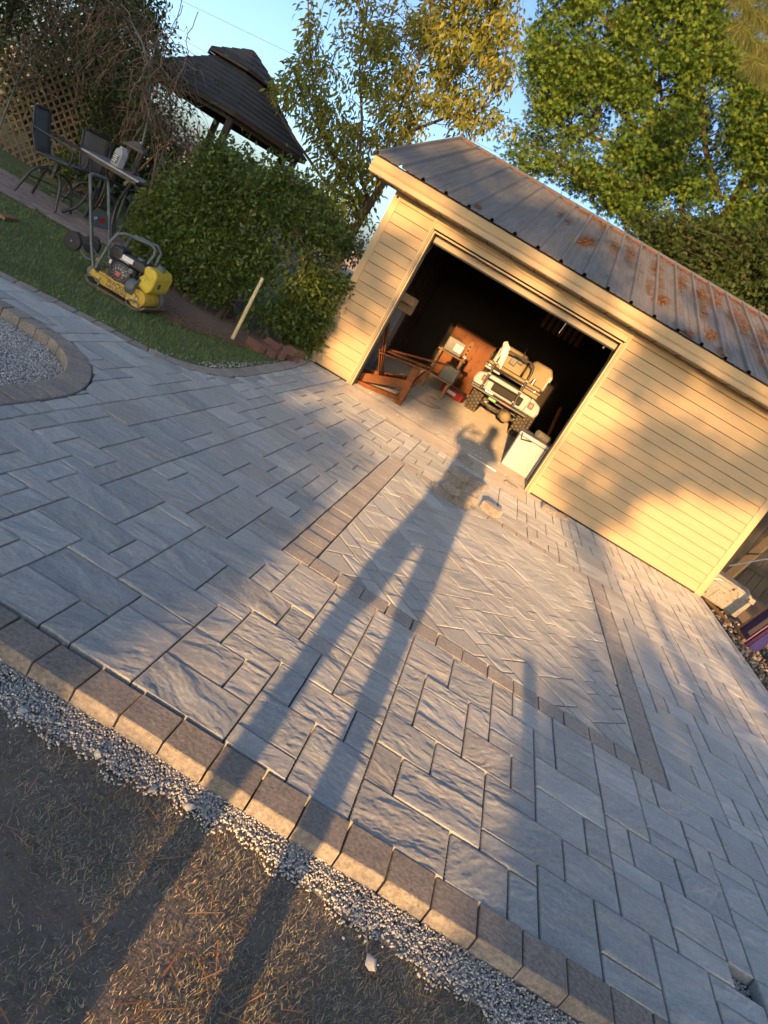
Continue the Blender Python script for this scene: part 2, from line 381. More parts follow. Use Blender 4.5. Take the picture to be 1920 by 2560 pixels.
# --- pavers read off the photograph, in modules: (i0, j0, i1, j1)
KNOWN = [(-10, 15, -8, 17), (-10, 17, -7, 19), (-8, 15, -7, 17), (-7, 15, -5, 18), (-7, 18, -5, 19), (-8, 19, -5, 21), (-8, 21, -6, 24), (-6, 21, -4, 22), (-5, 19, -4, 21), (-6, 22, -3, 24), (-8, 24, -5, 26), (-7, 26, -4, 28), (-5, 24, -4, 26), (-4, 24, -2, 27), (-4, 27, -2, 28), (-3, 22, -2, 24), (-7, 28, -5, 29), (-7, 29, -5, 32), (-9, 26, -7, 27), (-9, 27, -7, 30), (-9, 30, -7, 32), (-8, 32, -6, 34), (-11, 28, -9, 30), (-12, 26, -9, 28), (-12, 24, -10, 26), (-10, 25, -8, 26), (-10, 23, -8, 25), (-10, 22, -8, 23), (-9, 20, -8, 22), (-10, 19, -8, 20), (-12, 20, -9, 22), (-13, 22, -10, 24), (-12, 18, -10, 20), (-14, 24, -12, 25), (-14, 22, -13, 24), (-14, 21, -12, 22), (-13, 19, -12, 21), (-13, 25, -12, 27), (-15, 25, -13, 27), (-16, 27, -14, 28), (-16, 28, -14, 31), (-16, 25, -15, 27), (-17, 23, -14, 25), (-14, 27, -12, 29), (-14, 29, -12, 31), (-5, 15, -2, 17), (-5, 17, -3, 19), (-3, 17, -2, 19), (-4, 19, -2, 20), (-4, 20, -1, 22), (-2, 18, -1, 20), (-2, 16, 0, 18), (-2, 15, 0, 16), (-1, 20, 0, 22), (-1, 18, 1, 20), (0, 15, 2, 18), (1, 18, 2, 20), (0, 20, 2, 21), (0, 21, 2, 23), (-2, 22, 0, 23), (-2, 23, 0, 26), (0, 23, 2, 25), (2, 21, 3, 23), (2, 23, 3, 25), (2, 19, 4, 21), (2, 17, 3, 19), (2, 15, 5, 17), (3, 17, 6, 19), (4, 19, 6, 21), (3, 21, 5, 22), (3, 22, 5, 24), (3, 24, 5, 25), (2, 25, 4, 27), (2, 27, 4, 28), (4, 25, 6, 28), (5, 23, 6, 25), (5, 21, 7, 23), (6, 20, 8, 21), (6, 18, 9, 20), (6, 17, 8, 18), (5, 15, 7, 17), (7, 15, 8, 17), (8, 15, 10, 18), (9, 18, 11, 20), (8, 20, 10, 22), (10, 20, 11, 22), (8, 22, 11, 24), (7, 21, 8, 23), (6, 23, 8, 24), (6, 24, 8, 26), (6, 26, 7, 28), (7, 26, 9, 28), (8, 24, 9, 26), (9, 24, 11, 25), (9, 25, 11, 28), (11, 18, 13, 20), (11, 20, 13, 21), (11, 21, 12, 23), (10, 16, 12, 18), (10, 15, 12, 16), (12, 15, 14, 18), (13, 18, 15, 19), (13, 19, 15, 21), (14, 21, 16, 23), (12, 21, 14, 23), (11, 20, 13, 21), (11, 21, 12, 23), (11, 18, 13, 20), (13, 23, 15, 24), (13, 24, 15, 26), (15, 23, 16, 25), (15, 25, 17, 26), (14, 26, 17, 28), (13, 26, 14, 28), (11, 23, 13, 25), (11, 25, 13, 27), (11, 27, 13, 28)]
INS = (-5, 28, 15, 56)                       # inset with its border, modules
def allowed(i, j):
    if not (15 <= j < 75 and -60 <= i < 30): return False
    if INS[0] <= i < INS[2] and INS[1] <= j < INS[3]: return False
    if -14 <= i < 8 and j >= 69: return False
    if (i, j) == (15, 18): return False        # the place where a paver is still missing
    x, y = gw(i + .5, j + .5)
    if x < -1.95:
        c = Vector((x, y, 0))
        for S in (LS, BS):
            k = min(range(len(S)), key=lambda q: segdist(c, S[q][0], S[q][1])); a, b, n = S[k]
            if (c - a).dot(n) < -.10: return False
    return x > -6.5
cells = {(i, j) for j in range(15, 75) for i in range(-60, 30) if allowed(i, j)}
rects = []
for k, (i0, j0, i1, j1) in enumerate(KNOWN):
    cs = [(i, j) for i in range(i0, i1) for j in range(j0, j1)]
    if all(c in cells for c in cs): cells -= set(cs); rects.append((i0, j0, i1, j1))
def tiler(cells, rects, rng, wts):
    for (i, j) in sorted(cells, key=lambda c: (c[1], c[0])):
        if (i, j) not in cells: continue
        opts = wts[:]; done = False
        while opts:
            tot = sum(w_ for _, w_ in opts); r = rng.random() * tot
            for q, (s, w_) in enumerate(opts):
                r -= w_
                if r <= 0: break
            opts.pop(q); cs = [(i + a, j + b) for a in range(s[0]) for b in range(s[1])]
            if all(c in cells for c in cs):
                for c in cs: cells.discard(c)
                rects.append((i, j, i + s[0], j + s[1])); done = True; break
        if not done: cells.discard((i, j)); rects.append((i, j, i + 1, j + 1))
W3 = [((3, 2), 3), ((2, 2), 3.4), ((2, 1), 2.6), ((1, 2), 2.2), ((2, 3), 1.2)]
tiler(cells, rects, random.Random(3), W3)
polys = []
for (i0, j0, i1, j1) in rects:
    a = gw(i0, j0); b = gw(i1, j1); p = [(a[0], a[1]), (b[0], a[1]), (b[0], b[1]), (a[0], b[1])]
    rect = True
    if a[0] < -1.6:
        q = clip_near(clip_near(p, LS), BS) if len(p) > 2 else []
        if len(q) < 3 or area(q) < .0015: continue
        rect = len(q) == 4 and abs(area(q) - area(p)) < 1e-6; p = q
    if b[0] > 3.76: p = clip_half(p, Vector((3.76, 0, 0)), Vector((-1, 0, 0)))
    polys.append((p, rect, 0.0))
# --- inset: the same pavers laid at 45 degrees, cut to the border
ix0, iy0 = gw(-3.58, 29.32); ix1, iy1 = gw(13.58, 54.6)
cc, ss = math.cos(math.pi / 4), math.sin(math.pi / 4)
ins_cells = {(i, j) for i in range(-10, 60) for j in range(-24, 60)
             if ix0 - .25 < (ix0 + GM * (cc * (i + .5) - ss * (j + .5))) < ix1 + .25 and iy0 - .25 < (iy0 + GM * (ss * (i + .5) + cc * (j + .5))) < iy1 + .25}
ir = []; tiler(ins_cells, ir, random.Random(11), [((3, 2), 2.2), ((2, 2), 2), ((2, 1), 2.2), ((1, 2), 2.2), ((1, 3), .8), ((2, 3), 2.2)])
ins_polys = []
for (i0, j0, i1, j1) in ir:
    p = [(ix0 + GM * (cc * i - ss * j), iy0 + GM * (ss * i + cc * j)) for i, j in ((i0, j0), (i1, j0), (i1, j1), (i0, j1))]
    p0 = area(p)
    for pt, nn in (((ix0, 0), (1, 0)), ((ix1, 0), (-1, 0)), ((0, iy0), (0, 1)), ((0, iy1), (0, -1))):
        if len(p) > 2: p = clip_half(p, Vector((*pt, 0)), Vector((*nn, 0)))
    if len(p) > 2 and area(p) > .0012: ins_polys.append((p, abs(area(p) - p0) < 1e-6, math.pi / 4))

def relief(x, y, seed, amp):
    """split-slate surface: stretched ridges with small broken steps"""
    r = random.Random(seed * 13 + 5); th = r.uniform(-.65, .95); c, s = math.cos(th), math.sin(th)
    u = (x * c + y * s); v = (-x * s + y * c); ox = r.uniform(0, 90)
    wx = .05 * (fbm(u * 9 + ox, v * 9, seed, 3) - .5); wy = .05 * (fbm(u * 9, v * 9 + ox, seed + 4, 3) - .5)
    n = fbm((u + wx) * 4.2 + ox, (v + wy) * 11 + ox, seed, 5)            # broad cleft layers
    lv = 8; q = n * lv; fl = np.floor(q); ff = np.clip((q - fl - .40) / .20, 0, 1); ter = (fl + ff * ff * (3 - 2 * ff)) / lv
    patch = np.clip((fbm(u * 5 + ox, v * 5, seed + 20, 2) - .32) / .25, .15, 1)   # some areas split rough, some smooth
    n2 = fbm((u + wx) * 22 + ox, (v + wy) * 55, seed + 9, 4); n3 = fbm(u * 90, v * 120, seed + 13, 2)
    return amp * ((.30 * n + .70 * ter) * 1.6 - .8 + patch * (.60 * (n2 - .5) + .16 * (n3 - .5)))
def paver_mesh(poly, rect, ang, seed, res, amp, gap=.0034, depth=.05):
    """returns verts, faces relative to the centroid; top displaced when it is a whole rectangle"""
    cx = sum(p[0] for p in poly) / len(poly); cy = sum(p[1] for p in poly) / len(poly)
    r = random.Random(seed); dz = r.uniform(-.0022, .0022); tx, ty = r.uniform(-.006, .006), r.uniform(-.006, .006)
    if rect and res:
        c, s = math.cos(ang), math.sin(ang)
        loc = [((p[0] - cx) * c + (p[1] - cy) * s, -(p[0] - cx) * s + (p[1] - cy) * c) for p in poly]
        hw = max(q[0] for q in loc) - gap; hh = max(q[1] for q in loc) - gap; ch = .0045
        xs = np.r_[-hw, np.linspace(-hw + ch, hw - ch, max(3, int(2 * hw / res))), hw]
        ys = np.r_[-hh, np.linspace(-hh + ch, hh - ch, max(3, int(2 * hh / res))), hh]
        X, Y = np.meshgrid(xs, ys); inn = np.minimum(hw - np.abs(X), hh - np.abs(Y)); fade = .22 + .78 * np.clip(inn / .016, 0, 1)
        Z = relief(X * c - Y * s + cx, X * s + Y * c + cy, seed, amp) * fade + dz + tx * X + ty * Y
        edge = np.zeros_like(Z); edge[0, :] = edge[-1, :] = 1; edge[:, 0] = edge[:, -1] = 1
        Z = Z - edge * .0045
        nx, ny = len(xs), len(ys)
        jx = X + edge * .0009 * np.sin(Y * 310 + seed); jy = Y + edge * .0009 * np.sin(X * 290 + seed * 2)
        V = np.stack([jx * c - jy * s, jx * s + jy * c, Z], -1).reshape(-1, 3)
        idx = np.arange(nx * ny).reshape(ny, nx)
        Fc = np.stack([idx[:-1, :-1], idx[:-1, 1:], idx[1:, 1:], idx[1:, :-1]], -1).reshape(-1, 4)
        ringi = np.r_[idx[0, :], idx[1:, -1], idx[-1, -2::-1], idx[-2:0:-1, 0]]
        low = V[ringi].copy(); low[:, 2] = -depth; b0 = len(V); k = len(ringi)
        V = np.r_[V, low]; a = np.arange(k); nxt = (a + 1) % k
        Fc = np.r_[Fc, np.stack([ringi[nxt], ringi[a], b0 + a, b0 + nxt], -1)]
        return (cx, cy), V, Fc
    # plain cut piece: chamfered prism
    def inset(pl, d):
        out = []; n = len(pl)
        for i in range(n):
            a, b, c_ = Vector(pl[i - 1]), Vector(pl[i]), Vector(pl[(i + 1) % n]); e1 = (b - a); e2 = (c_ - b)
            if e1.length < 1e-5 or e2.length < 1e-5: out.append(tuple(b)); continue
            e1.normalize(); e2.normalize(); n1 = Vector((-e1.y, e1.x)); n2 = Vector((-e2.y, e2.x)); m = n1 + n2
            m = m / max(.35, m.length_squared / 2) if m.length > 1e-4 else n1
            out.append(tuple(b + m * d))
        return out
    pl = [(p[0] - cx, p[1] - cy) for p in poly]
    cl = [pl[i] for i in range(len(pl)) if (Vector(pl[i]) - Vector(pl[i - 1])).length > .004]
    pl = cl if len(cl) >= 3 else pl
    n = len(pl); A = inset(pl, gap * 1.2); B = inset(pl, gap * 1.2 + .008)
    V = [(x, y, -depth) for x, y in A] + [(x, y, dz - .0045) for x, y in A] + [(x, y, dz + tx * x + ty * y) for x, y in B]
    Fc = [tuple(range(2 * n, 3 * n))]
    for i in range(n):
        k = (i + 1) % n; Fc += [(i, k, n + k, n + i), (n + i, n + k, 2 * n + k, 2 * n + i)]
    return (cx, cy), V, Fc
def lay(polys, pname, field, nmax, mat, nearres):
    order = sorted(range(len(polys)), key=lambda k: min(math.hypot(p[0], p[1]) - .0 for p in polys[k][0]) + (2.5 if min(p[0] for p in polys[k][0]) < -3.0 else 0))
    FV, FF, FR, base = [], [], [], 0
    for q, k in enumerate(order):
        poly, rect, ang = polys[k]; cy = poly[0][1]; cx = poly[0][0]
        dist = math.hypot(cx, cy)
        res = nearres if dist < 4.0 else (nearres * 1.6 if dist < 6.0 else nearres * 2.6)
        c, V, Fc = paver_mesh(poly, rect, ang, k + 17, res if q < nmax else nearres * 3.5, .0088)
        if q < nmax:
            if isinstance(V, np.ndarray): me = np_mesh(pname, V, Fc)
            else: me = bpy.data.meshes.new(pname); me.from_pydata(V, [], Fc)
            o = link(pname, me, mat, driveway, smooth=32 if isinstance(V, np.ndarray) else None); o.location = (c[0], c[1], 0)
        else:
            V = np.array(V, float); V = V + [c[0], c[1], 0]; FV.append(V); r = (k * .6180339) % 1
            for f_ in (Fc.tolist() if isinstance(Fc, np.ndarray) else Fc): FF.append(tuple(x + base for x in f_)); FR.append(r)
            base += len(V)
    if FF:
        me = bpy.data.meshes.new(field); me.from_pydata(np.concatenate(FV).tolist(), [], FF)
        at = me.attributes.new('rnd', 'FLOAT', 'FACE'); at.data.foreach_set('value', FR)
        o = link(field, me, mat, driveway, smooth=32); tag(o, kind='stuff')
lay(polys, 'paver', 'paver_field', 300, M['slate'], .0054)
lay(ins_polys, 'inset_paver', 'inset_paver_field', 300, M['slate'], .0054)

# --- edge blocks and border blocks
def block(poly, name, z, depth, seed, parent, mat, bev=.006):
    cx = sum(p[0] for p in poly) / len(poly); cy = sum(p[1] for p in poly) / len(poly); r = random.Random(seed)
    dz = r.uniform(-.003, .003); n = len(poly); g = .0028
    pl = [(p[0] - cx + r.uniform(-.0022, .0022), p[1] - cy + r.uniform(-.0022, .0022)) for p in poly]; sc_ = 1 - 2 * g / .15
    tx, ty = r.uniform(-.012, .012), r.uniform(-.012, .012)
    V = []; prof = [(sc_, -depth), (sc_, z + dz - bev), (sc_ - .35 * bev / .08, z + dz - bev * .3), (sc_ - bev / .08, z + dz)]
    for s_, zz in prof: V += [(x * s_, y * s_, zz + (tx * x + ty * y if zz > -depth else 0)) for x, y in pl]
    Fc = [tuple(range(3 * n, 4 * n))]
    for a in range(3):
        for i in range(n): k = (i + 1) % n; Fc.append((a * n + i, a * n + k, (a + 1) * n + k, (a + 1) * n + i))
    me = bpy.data.meshes.new(name); me.from_pydata(V, [], Fc)
    o = link(name, me, mat, parent, smooth=14); o.location = (cx, cy, 0); return o
def curb_y(x): return 2.048 + .006 * x + .008 * math.sin(x * 1.7)
x = -2.10; s = 100
while x < 3.9:
    wd = .1655 + random.uniform(-.004, .004)
    block([(x, curb_y(x) - .155), (x + wd, curb_y(x + wd) - .155), (x + wd, curb_y(x + wd)), (x, curb_y(x))], 'edge_block', .001, .13, s, driveway, M['edge'], .005); x += wd; s += 1
def course(pts, width, side, name, z, depth, seed, stretch=1):
    for k in range(0, len(pts) - 1):
        a, b = pts[k], pts[k + 1]
        def nrm(i):
            d = (pts[min(i + 1, len(pts) - 1)] - pts[max(i - 1, 0)]).normalized(); return Vector((-d.y, d.x, 0)) * side
        c, d = b + nrm(k + 1) * width, a + nrm(k) * width
        p = [(a.x, a.y), (b.x, b.y), (c.x, c.y), (d.x, d.y)]
        if area(p) < 0: p = p[::-1]
        block(p, name, z, depth, seed + k, driveway, M['edge'], .008)
course([p for p in lawn_in if p.x > -6.5], .15, -1, 'edge_block', .002, .1, 300)
course([p for p in bed_out if p.x > -6.5], .17, 1, 'edge_block', .004, .14, 500)
bl = GM * 1.32
def run(i0, j0, i1, j1, along, seed):
    a = gw(i0, j0); b = gw(i1, j1); L = (b[0] - a[0]) if along == 'x' else (b[1] - a[1]); n = max(1, round(L / (bl if along == 'x' else GM * 1.28)))
    for k in range(n):
        t0, t1 = k / n, (k + 1) / n
        if along == 'x': x0, x1, y0, y1 = lerp(a[0], b[0], t0), lerp(a[0], b[0], t1), a[1], b[1]
        else: x0, x1, y0, y1 = a[0], b[0], lerp(a[1], b[1], t0), lerp(a[1], b[1], t1)
        block([(x0, y0), (x1, y0), (x1, y1), (x0, y1)], 'border_block', .001, .05, seed + k, driveway, M['border'], .004)
run(-4.97, 28, -3.6, 56, 'y', 900); run(13.6, 28, 14.97, 56, 'y', 950)
run(-3.6, 28, 13.6, 29.3, 'x', 1000); run(-3.6, 54.62, 13.6, 55.97, 'x', 1050)

# --- loose gravel: strip along the front blocks, bed on the left, shoulder by the lawn
STONE = np.array([(1, 0, 0), (-.9, .1, 0), (.1, 1, .1), (0, -.95, -.1), (.1, 0, .75), (-.1, .1, -.7), (.55, .6, .35), (-.6, -.5, .4)])
STF = np.array([(4, 0, 6), (4, 6, 2), (0, 2, 6), (4, 2, 1), (4, 1, 7), (4, 7, 3), (1, 3, 7), (4, 3, 0), (5, 2, 0), (5, 1, 2), (5, 3, 1), (5, 0, 3)])
def stones(name, P, rmin, rmax, mat):
    P = np.array(P); n = len(P); s_ = RNG.uniform(rmin, rmax, n)[:, None] * RNG.uniform(.65, 1.25, (n, 3))
    me = scatter(name, STONE, STF, P, rand_rot(n, math.pi), s_); o = link(name, me, mat); tag(o, kind='stuff'); return o
GE = [(-4, 1.72), (-1.1, 1.735), (-.74, 1.755), (-.6, 1.785), (-.47, 1.775), (-.3, 1.80), (-.18, 1.81), (-.05, 1.83), (.05, 1.835), (.19, 1.83), (.46, 1.80), (.9, 1.785), (4, 1.785)]
def gey(x): return float(np.interp(x, [p[0] for p in GE], [p[1] for p in GE]))
P = []
for _ in range(25000):
    x = random.uniform(-1.5, 1.9); y0 = gey(x) - .02 + .022 * math.sin(x * 23) + .014 * math.sin(x * 57); y = random.uniform(y0 - .03, 1.905)
    if y < y0 + .012 and random.random() < .75: continue
    P.append((x, y, -.078 + random.uniform(0, .012) + .008 * (y - y0) / .15))
for _ in range(40): x = random.uniform(-1.2, 1.4); P.append((x, gey(x) - abs(random.gauss(0, .10)), -.074))
tag(stones('gravel_strip', P, .0030, .0070, M['gravel']), 'grey crushed stone gravel packed along the front edge blocks', 'gravel')
big = [(-.70, 1.755, -.068), (-.44, 1.775, -.066), (-.24, 1.775, -.068), (.56, 1.665, -.06), (-.12, 1.795, -.066), (-.62, 1.79, -.066)]
for k, p in enumerate(big):
    me = scatter('loose_stone', STONE, STF, np.array([p]), rand_rot(1), np.array([[.022, .018, .014]]) * (1.0 if k != 3 else 1.25)); o = link('loose_stone', me, M['gravel'], smooth=50)
    tag(o, ['pale stone lump at the left end of the gravel strip', 'pale stone lump lying where gravel meets dry grass', 'small angular stone on the bare dirt below the gravel', 'whitish stone lying alone in the dry grass', 'flat stone at the dirt edge of the gravel', 'grey stone lump half sunk into the gravel strip'][k], 'stone')
polysheet('gravel_strip_base', [(-4, 1.70), (-.74, 1.735), (-.3, 1.785), (.1, 1.83), (.46, 1.77), (4, 1.72), (4, 1.93), (-4, 1.93)], -.080, M['gravelbase'])
bed_in = [p for p in smooth_poly(BED, .05)]
bedpoly = [(p.x - .10, p.y - (.10 if p.x < -2.4 else 0)) for p in bed_in if p.x > -8] + [(-8, -2), (-2.22, -2)]
polysheet('gravel_bed', bedpoly, -.082, M['gravelbase'])
P = []
while len(P) < 23000:
    x = random.uniform(-3.9, -2.2); y = random.uniform(2.7, 4.75); c = Vector((x, y, 0))
    k = min(range(len(BS)), key=lambda q: segdist(c, BS[q][0], BS[q][1])); a, b, n = BS[k]
    if (c - a).dot(n) > -.17: continue
    P.append((x, y, -.075 + random.uniform(0, .012)))
tag(stones('bed_gravel', P, .0042, .0085, M['gravel2']), 'pale crushed gravel filling the curved bed inside the block edging', 'gravel')
P = []
for k, p in enumerate(lawn_in):
    if p.x < -3.3: continue
    d = (lawn_in[min(k + 1, len(lawn_in) - 1)] - lawn_in[max(k - 1, 0)]).normalized(); n = Vector((d.y, -d.x, 0))
    for _ in range(22 if 6.2 < p.y < 7.4 else 2):
        o_ = .15 + abs(random.gauss(0, .055)) * (1.3 if p.y < 7.4 else .9); q = p + n * o_ + d * random.uniform(-.09, .09); P.append((q.x, q.y, .002 + random.uniform(0, .010)))
tag(stones('shoulder_gravel', P, .005, .010, M['gravel']), 'thin line of pale gravel between lawn and edge blocks', 'gravel')

# --- lawn, mulch bed, patio
lawn_o = []
for k, p in enumerate(lawn_in):
    d = (lawn_in[min(k + 1, len(lawn_in) - 1)] - lawn_in[max(k - 1, 0)]).normalized(); q = p + Vector((d.y, -d.x, 0)) * .152; lawn_o.append((q.x, q.y))
lawnpoly = lawn_o + [(-30, 3.0), (-30, 40), (-2.3, 40), (-2.3, 9.6)]
polysheet('lawn', lawnpoly, -.006, M['soil'])
polysheet('mulch_bed', [(-2.31, 8.55), (-2.55, 7.95), (-2.82, 7.55), (-3.1, 7.05), (-3.45, 7.2), (-4.1, 8.0), (-5.2, 8.9), (-5.4, 10.8), (-2.31, 10.9)], .004, M['mulch'])
patio = polysheet('patio', [(-10, 8.05), (-6.9, 8.0), (-6.14, 8.2), (-5.6, 8.4), (-5.2, 8.55), (-4.85, 9.1), (-4.9, 10.4), (-6.8, 9.75), (-10, 9.4)], .002, M['bedding'])
pbm = MB(); pbm.box((0, 0, .012), (.196, .096, .03)); pb0 = None; cnt = 0
for r in range(22):
    for c in range(26):
        x = -8.9 + c * .2 + (r % 2) * .1; y = 8.0 + r * .1 + .06 * 0
        X, Y = x, y + (x + 8.9) * .13
        lo = np.interp(X, [-9.5, -6.9, -6.14, -5.6, -5.2, -4.85], [8.05, 8.0, 8.2, 8.4, 8.55, 9.1]) + .06; hi = np.interp(X, [-9.5, -6.8, -4.9], [9.4, 9.75, 10.4]) - .06
        if lo < Y < hi and X < -4.9 and cnt < 290:
            if pb0 is None: pb0 = pbm.build('patio_brick', M['patio'], patio, bevel=.003, seg=1); o = pb0
            else: o = pb0.copy(); COL.objects.link(o)
            o.location = (X, Y, random.uniform(-.003, .003)); o.rotation_euler = (0, 0, .129); cnt += 1
BL3 = np.array([(-.5, 0, 0), (.5, 0, 0), (.3, .28, .55), (-.3, .28, .55), (0, .75, .9)]); BLF3 = np.array([(0, 1, 2), (0, 2, 3), (3, 2, 4)])
def blades(name, P, wd, ht, mat, lean=.5, jitter=.5):
    P = np.array(P); n = len(P); h = RNG.uniform(1 - jitter, 1 + jitter, n) * ht; sc_ = np.stack([np.full(n, wd), h * RNG.uniform(.2, lean * 2, n), h], 1)
    a = RNG.uniform(0, 2 * np.pi, n); R = np.zeros((n, 3, 3)); R[:, 0, 0] = np.cos(a); R[:, 0, 1] = -np.sin(a); R[:, 1, 0] = np.sin(a); R[:, 1, 1] = np.cos(a); R[:, 2, 2] = 1
    me = scatter(name, BL3, BLF3, P, R, sc_); o = link(name, me, mat); tag(o, kind='stuff'); return o
LP = [Vector((*p, 0)) for p in lawn_o]; LSo = seg_lines(LP, -1)
P = []
while len(P) < 52000:
    x = -2.25 - random.random() ** 1.25 * 6.5; y = random.uniform(5.1, 10.6)
    if x < -4 and y < 5.1 + (-x - 4) * .0: pass
    c = Vector((x, y, 0)); k = min(range(0, len(LSo)), key=lambda q: segdist(c, LSo[q][0], LSo[q][1])); a, b, n = LSo[k]
    dd = (c - a).dot(n)
    if dd < .005: continue
    if dd < .10 and y > 5.9 and random.random() < .8: continue
    hi = np.interp(x, [-9, -6.9, -6.14, -5.6, -5.2, -4.85], [8.05, 8.0, 8.2, 8.4, 8.55, 9.1])
    if x < -4.85 and y > hi and y < hi + 1.4: continue
    m_ = np.interp(x, [-5.2, -4.1, -3.45, -3.1, -2.82, -2.55, -2.31], [8.9, 8.0, 7.2, 7.05, 7.55, 7.95, 8.55])
    if x > -5.2 and y > m_ + random.gauss(0, .06): continue
    if x < -5.2 and y > 9.5 and random.random() < .4: continue
    P.append((x, y, -.008))
o = blades('lawn_grass', P, .006, .034, M['grass'], .6); tag(o, 'short green lawn grass between the path and the hedge', 'grass')
P = []
for _ in range(125000):
    x = random.uniform(-1.2, 1.8); y = random.uniform(.6, 1.86)
    if y > gey(x) + .012 * math.sin(x * 41) + random.gauss(0, .02): continue
    d = fbm(np.array(x * 3.1), np.array(y * 3.1), 4.0, 3)
    if d < .40 + .2 * random.random() and random.random() < .78: continue
    P.append((x, y, -.086))
o = blades('dry_grass', P, .0026, .0095, M['drygrass'], 1.6, .8); tag(o, 'worn dry grass and straw on the dirt in front of the gravel', 'grass')
def needles(name, P, L, mat, tilt=.12, nrm=None, wid=.0016):
    P = np.array(P); n = len(P); a = RNG.uniform(0, 2 * np.pi, n)
    D = np.stack([np.cos(a), np.sin(a), RNG.normal(0, tilt, n)], 1)
    if nrm is not None: D = D - (D @ nrm)[:, None] * nrm * 1.0
    R = dir_rot(D); s_ = np.stack([np.full(n, wid), RNG.uniform(.6, 1.2, n) * L, np.full(n, wid)], 1)
    tv = np.array([(-1, -.5, 0), (1, -.5, 0), (1.0, 0, .9), (-1, 0, .9), (0, .5, 0)]); tf = np.array([(0, 1, 2), (0, 2, 3), (3, 2, 4)])
    me = scatter(name, tv, tf, P, R, s_); o = link(name, me, mat); tag(o, kind='stuff'); return o
P = [(random.uniform(-.9, 1.6), random.uniform(.8, 1.75), -.072 + random.uniform(0, .012)) for _ in range(130)] + [(random.gauss(.25, .12), random.gauss(1.25, .12), -.07 + random.uniform(0, .012)) for _ in range(60)]
tag(needles('fallen_pine_needles', P, .11, M['needle']), 'long reddish pine needles fallen on the dry grass', 'pine needles')
P = []
for _ in range(1500):
    x = random.uniform(-4.2, -2.35); y = np.interp(x, [-5.2, -4.1, -3.45, -3.1, -2.82, -2.55, -2.31], [8.9, 8.0, 7.2, 7.05, 7.55, 7.95, 8.55]) + abs(random.gauss(0, .35)) - .05; P.append((x, y, .01))
tag(needles('mulch_straw', P, .09, M['needle'], wid=.0025), 'brown straw and twigs strewn over the mulch under the hedge', 'straw')
gx_, gy_ = gw(15.5, 18.5)
tag(stones('hole_gravel', [(gx_ + random.uniform(-.055, .055), gy_ + random.uniform(-.055, .055), -.05 + random.uniform(0, .008)) for _ in range(160)], .004, .008, M['gravel']), 'fine gravel in the gap where one paver is still missing', 'gravel')
# ------------------------------------------------------------------ garage
M['siding'] = None
def siding_mat():
    m, t, b = nodes('vinyl_siding'); v = coords(t, 'World', (1, 1, 9)); v2 = coords(t, 'World')
    col = mixc(t, ramp(t, noise(t, v, 3.5, 4), [(.3, 0.0), (.7, 1.0)]), (.40, .30, .175), (.365, .272, .157))
    col = mixc(t, ramp(t, noise(t, v2, 1.3, 4), [(.5, 0.0), (.75, .35)]), col, (.31, .235, .14))
    t.links.new(col, b.inputs['Base Color']); b.inputs['Roughness'].default_value = .7; b.inputs['Specular IOR Level'].default_value = .12
    bump(t, b, noise(t, coords(t, 'World', (.25, 1, 6)), 60, 3), .22, .002); return m
M['siding'] = siding_mat()
M['trim'] = pm('cream_trim', (.41, .315, .185), (.37, .285, .165), 5, .45, bs=.1, bscale=40, kind='World', spec=.12)
M['fascia'] = pm('fascia_metal', (.35, .265, .15), (.315, .236, .132), 3, .4, bs=.06, bscale=20, kind='World', spec=.12)
M['soffit'] = pm('soffit', (.33, .275, .19), (.29, .24, .165), 6, .55, kind='World', spec=.12)
M['dark'] = pm('dark_gap', (.012, .011, .010), (.02, .018, .016), 8, .8)
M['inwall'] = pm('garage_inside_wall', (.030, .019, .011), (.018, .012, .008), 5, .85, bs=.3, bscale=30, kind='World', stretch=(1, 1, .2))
M['wood_red'] = pm('stained_wood', (.19, .065, .02), (.13, .043, .013), 10, .55, bs=.35, bscale=60, stretch=(1, .18, 1), c3=(.055, .018, .007), obj=.12, spec=.12)
M['wood_tan'] = pm('raw_wood', (.30, .19, .10), (.23, .14, .07), 9, .7, bs=.3, bscale=60, stretch=(.2, 1, 1), obj=.12, spec=.12)
M['wood_cab'] = pm('cabinet_ply', (.20, .068, .016), (.14, .046, .011), 4, .5, bs=.15, bscale=30, stretch=(1, 1, .35), c3=(.05, .016, .005), kind='World', spec=.12)
M['bronze'] = pm('dusty_axle', (.10, .085, .065), (.055, .048, .04), 20, .7, bs=.3)
M['black'] = pm('black_paint', (.016, .016, .017), (.03, .03, .03), 20, .45, bs=.1, bscale=120)
M['rubber'] = pm('dusty_rubber', (.07, .058, .042), (.15, .12, .08), 30, .9, bs=.4, bscale=120)
M['rubberdark'] = pm('black_rubber', (.02, .02, .02), (.035, .034, .032), 25, .8)
M['steel'] = pm('dull_steel', (.42, .42, .41), (.30, .30, .29), 14, .4, metal=.9, bs=.1)
M['white'] = pm('white_enamel', (.36, .37, .38), (.32, .33, .34), 5, .3, bs=.08, bscale=12, spec=.12)
M['paper'] = pm('paper_label', (.75, .74, .70), (.66, .65, .61), 20, .8)
M['cardboard'] = pm('cardboard', (.42, .28, .16), (.36, .235, .13), 8, .85, stretch=(1, 1, .3), spec=.12)
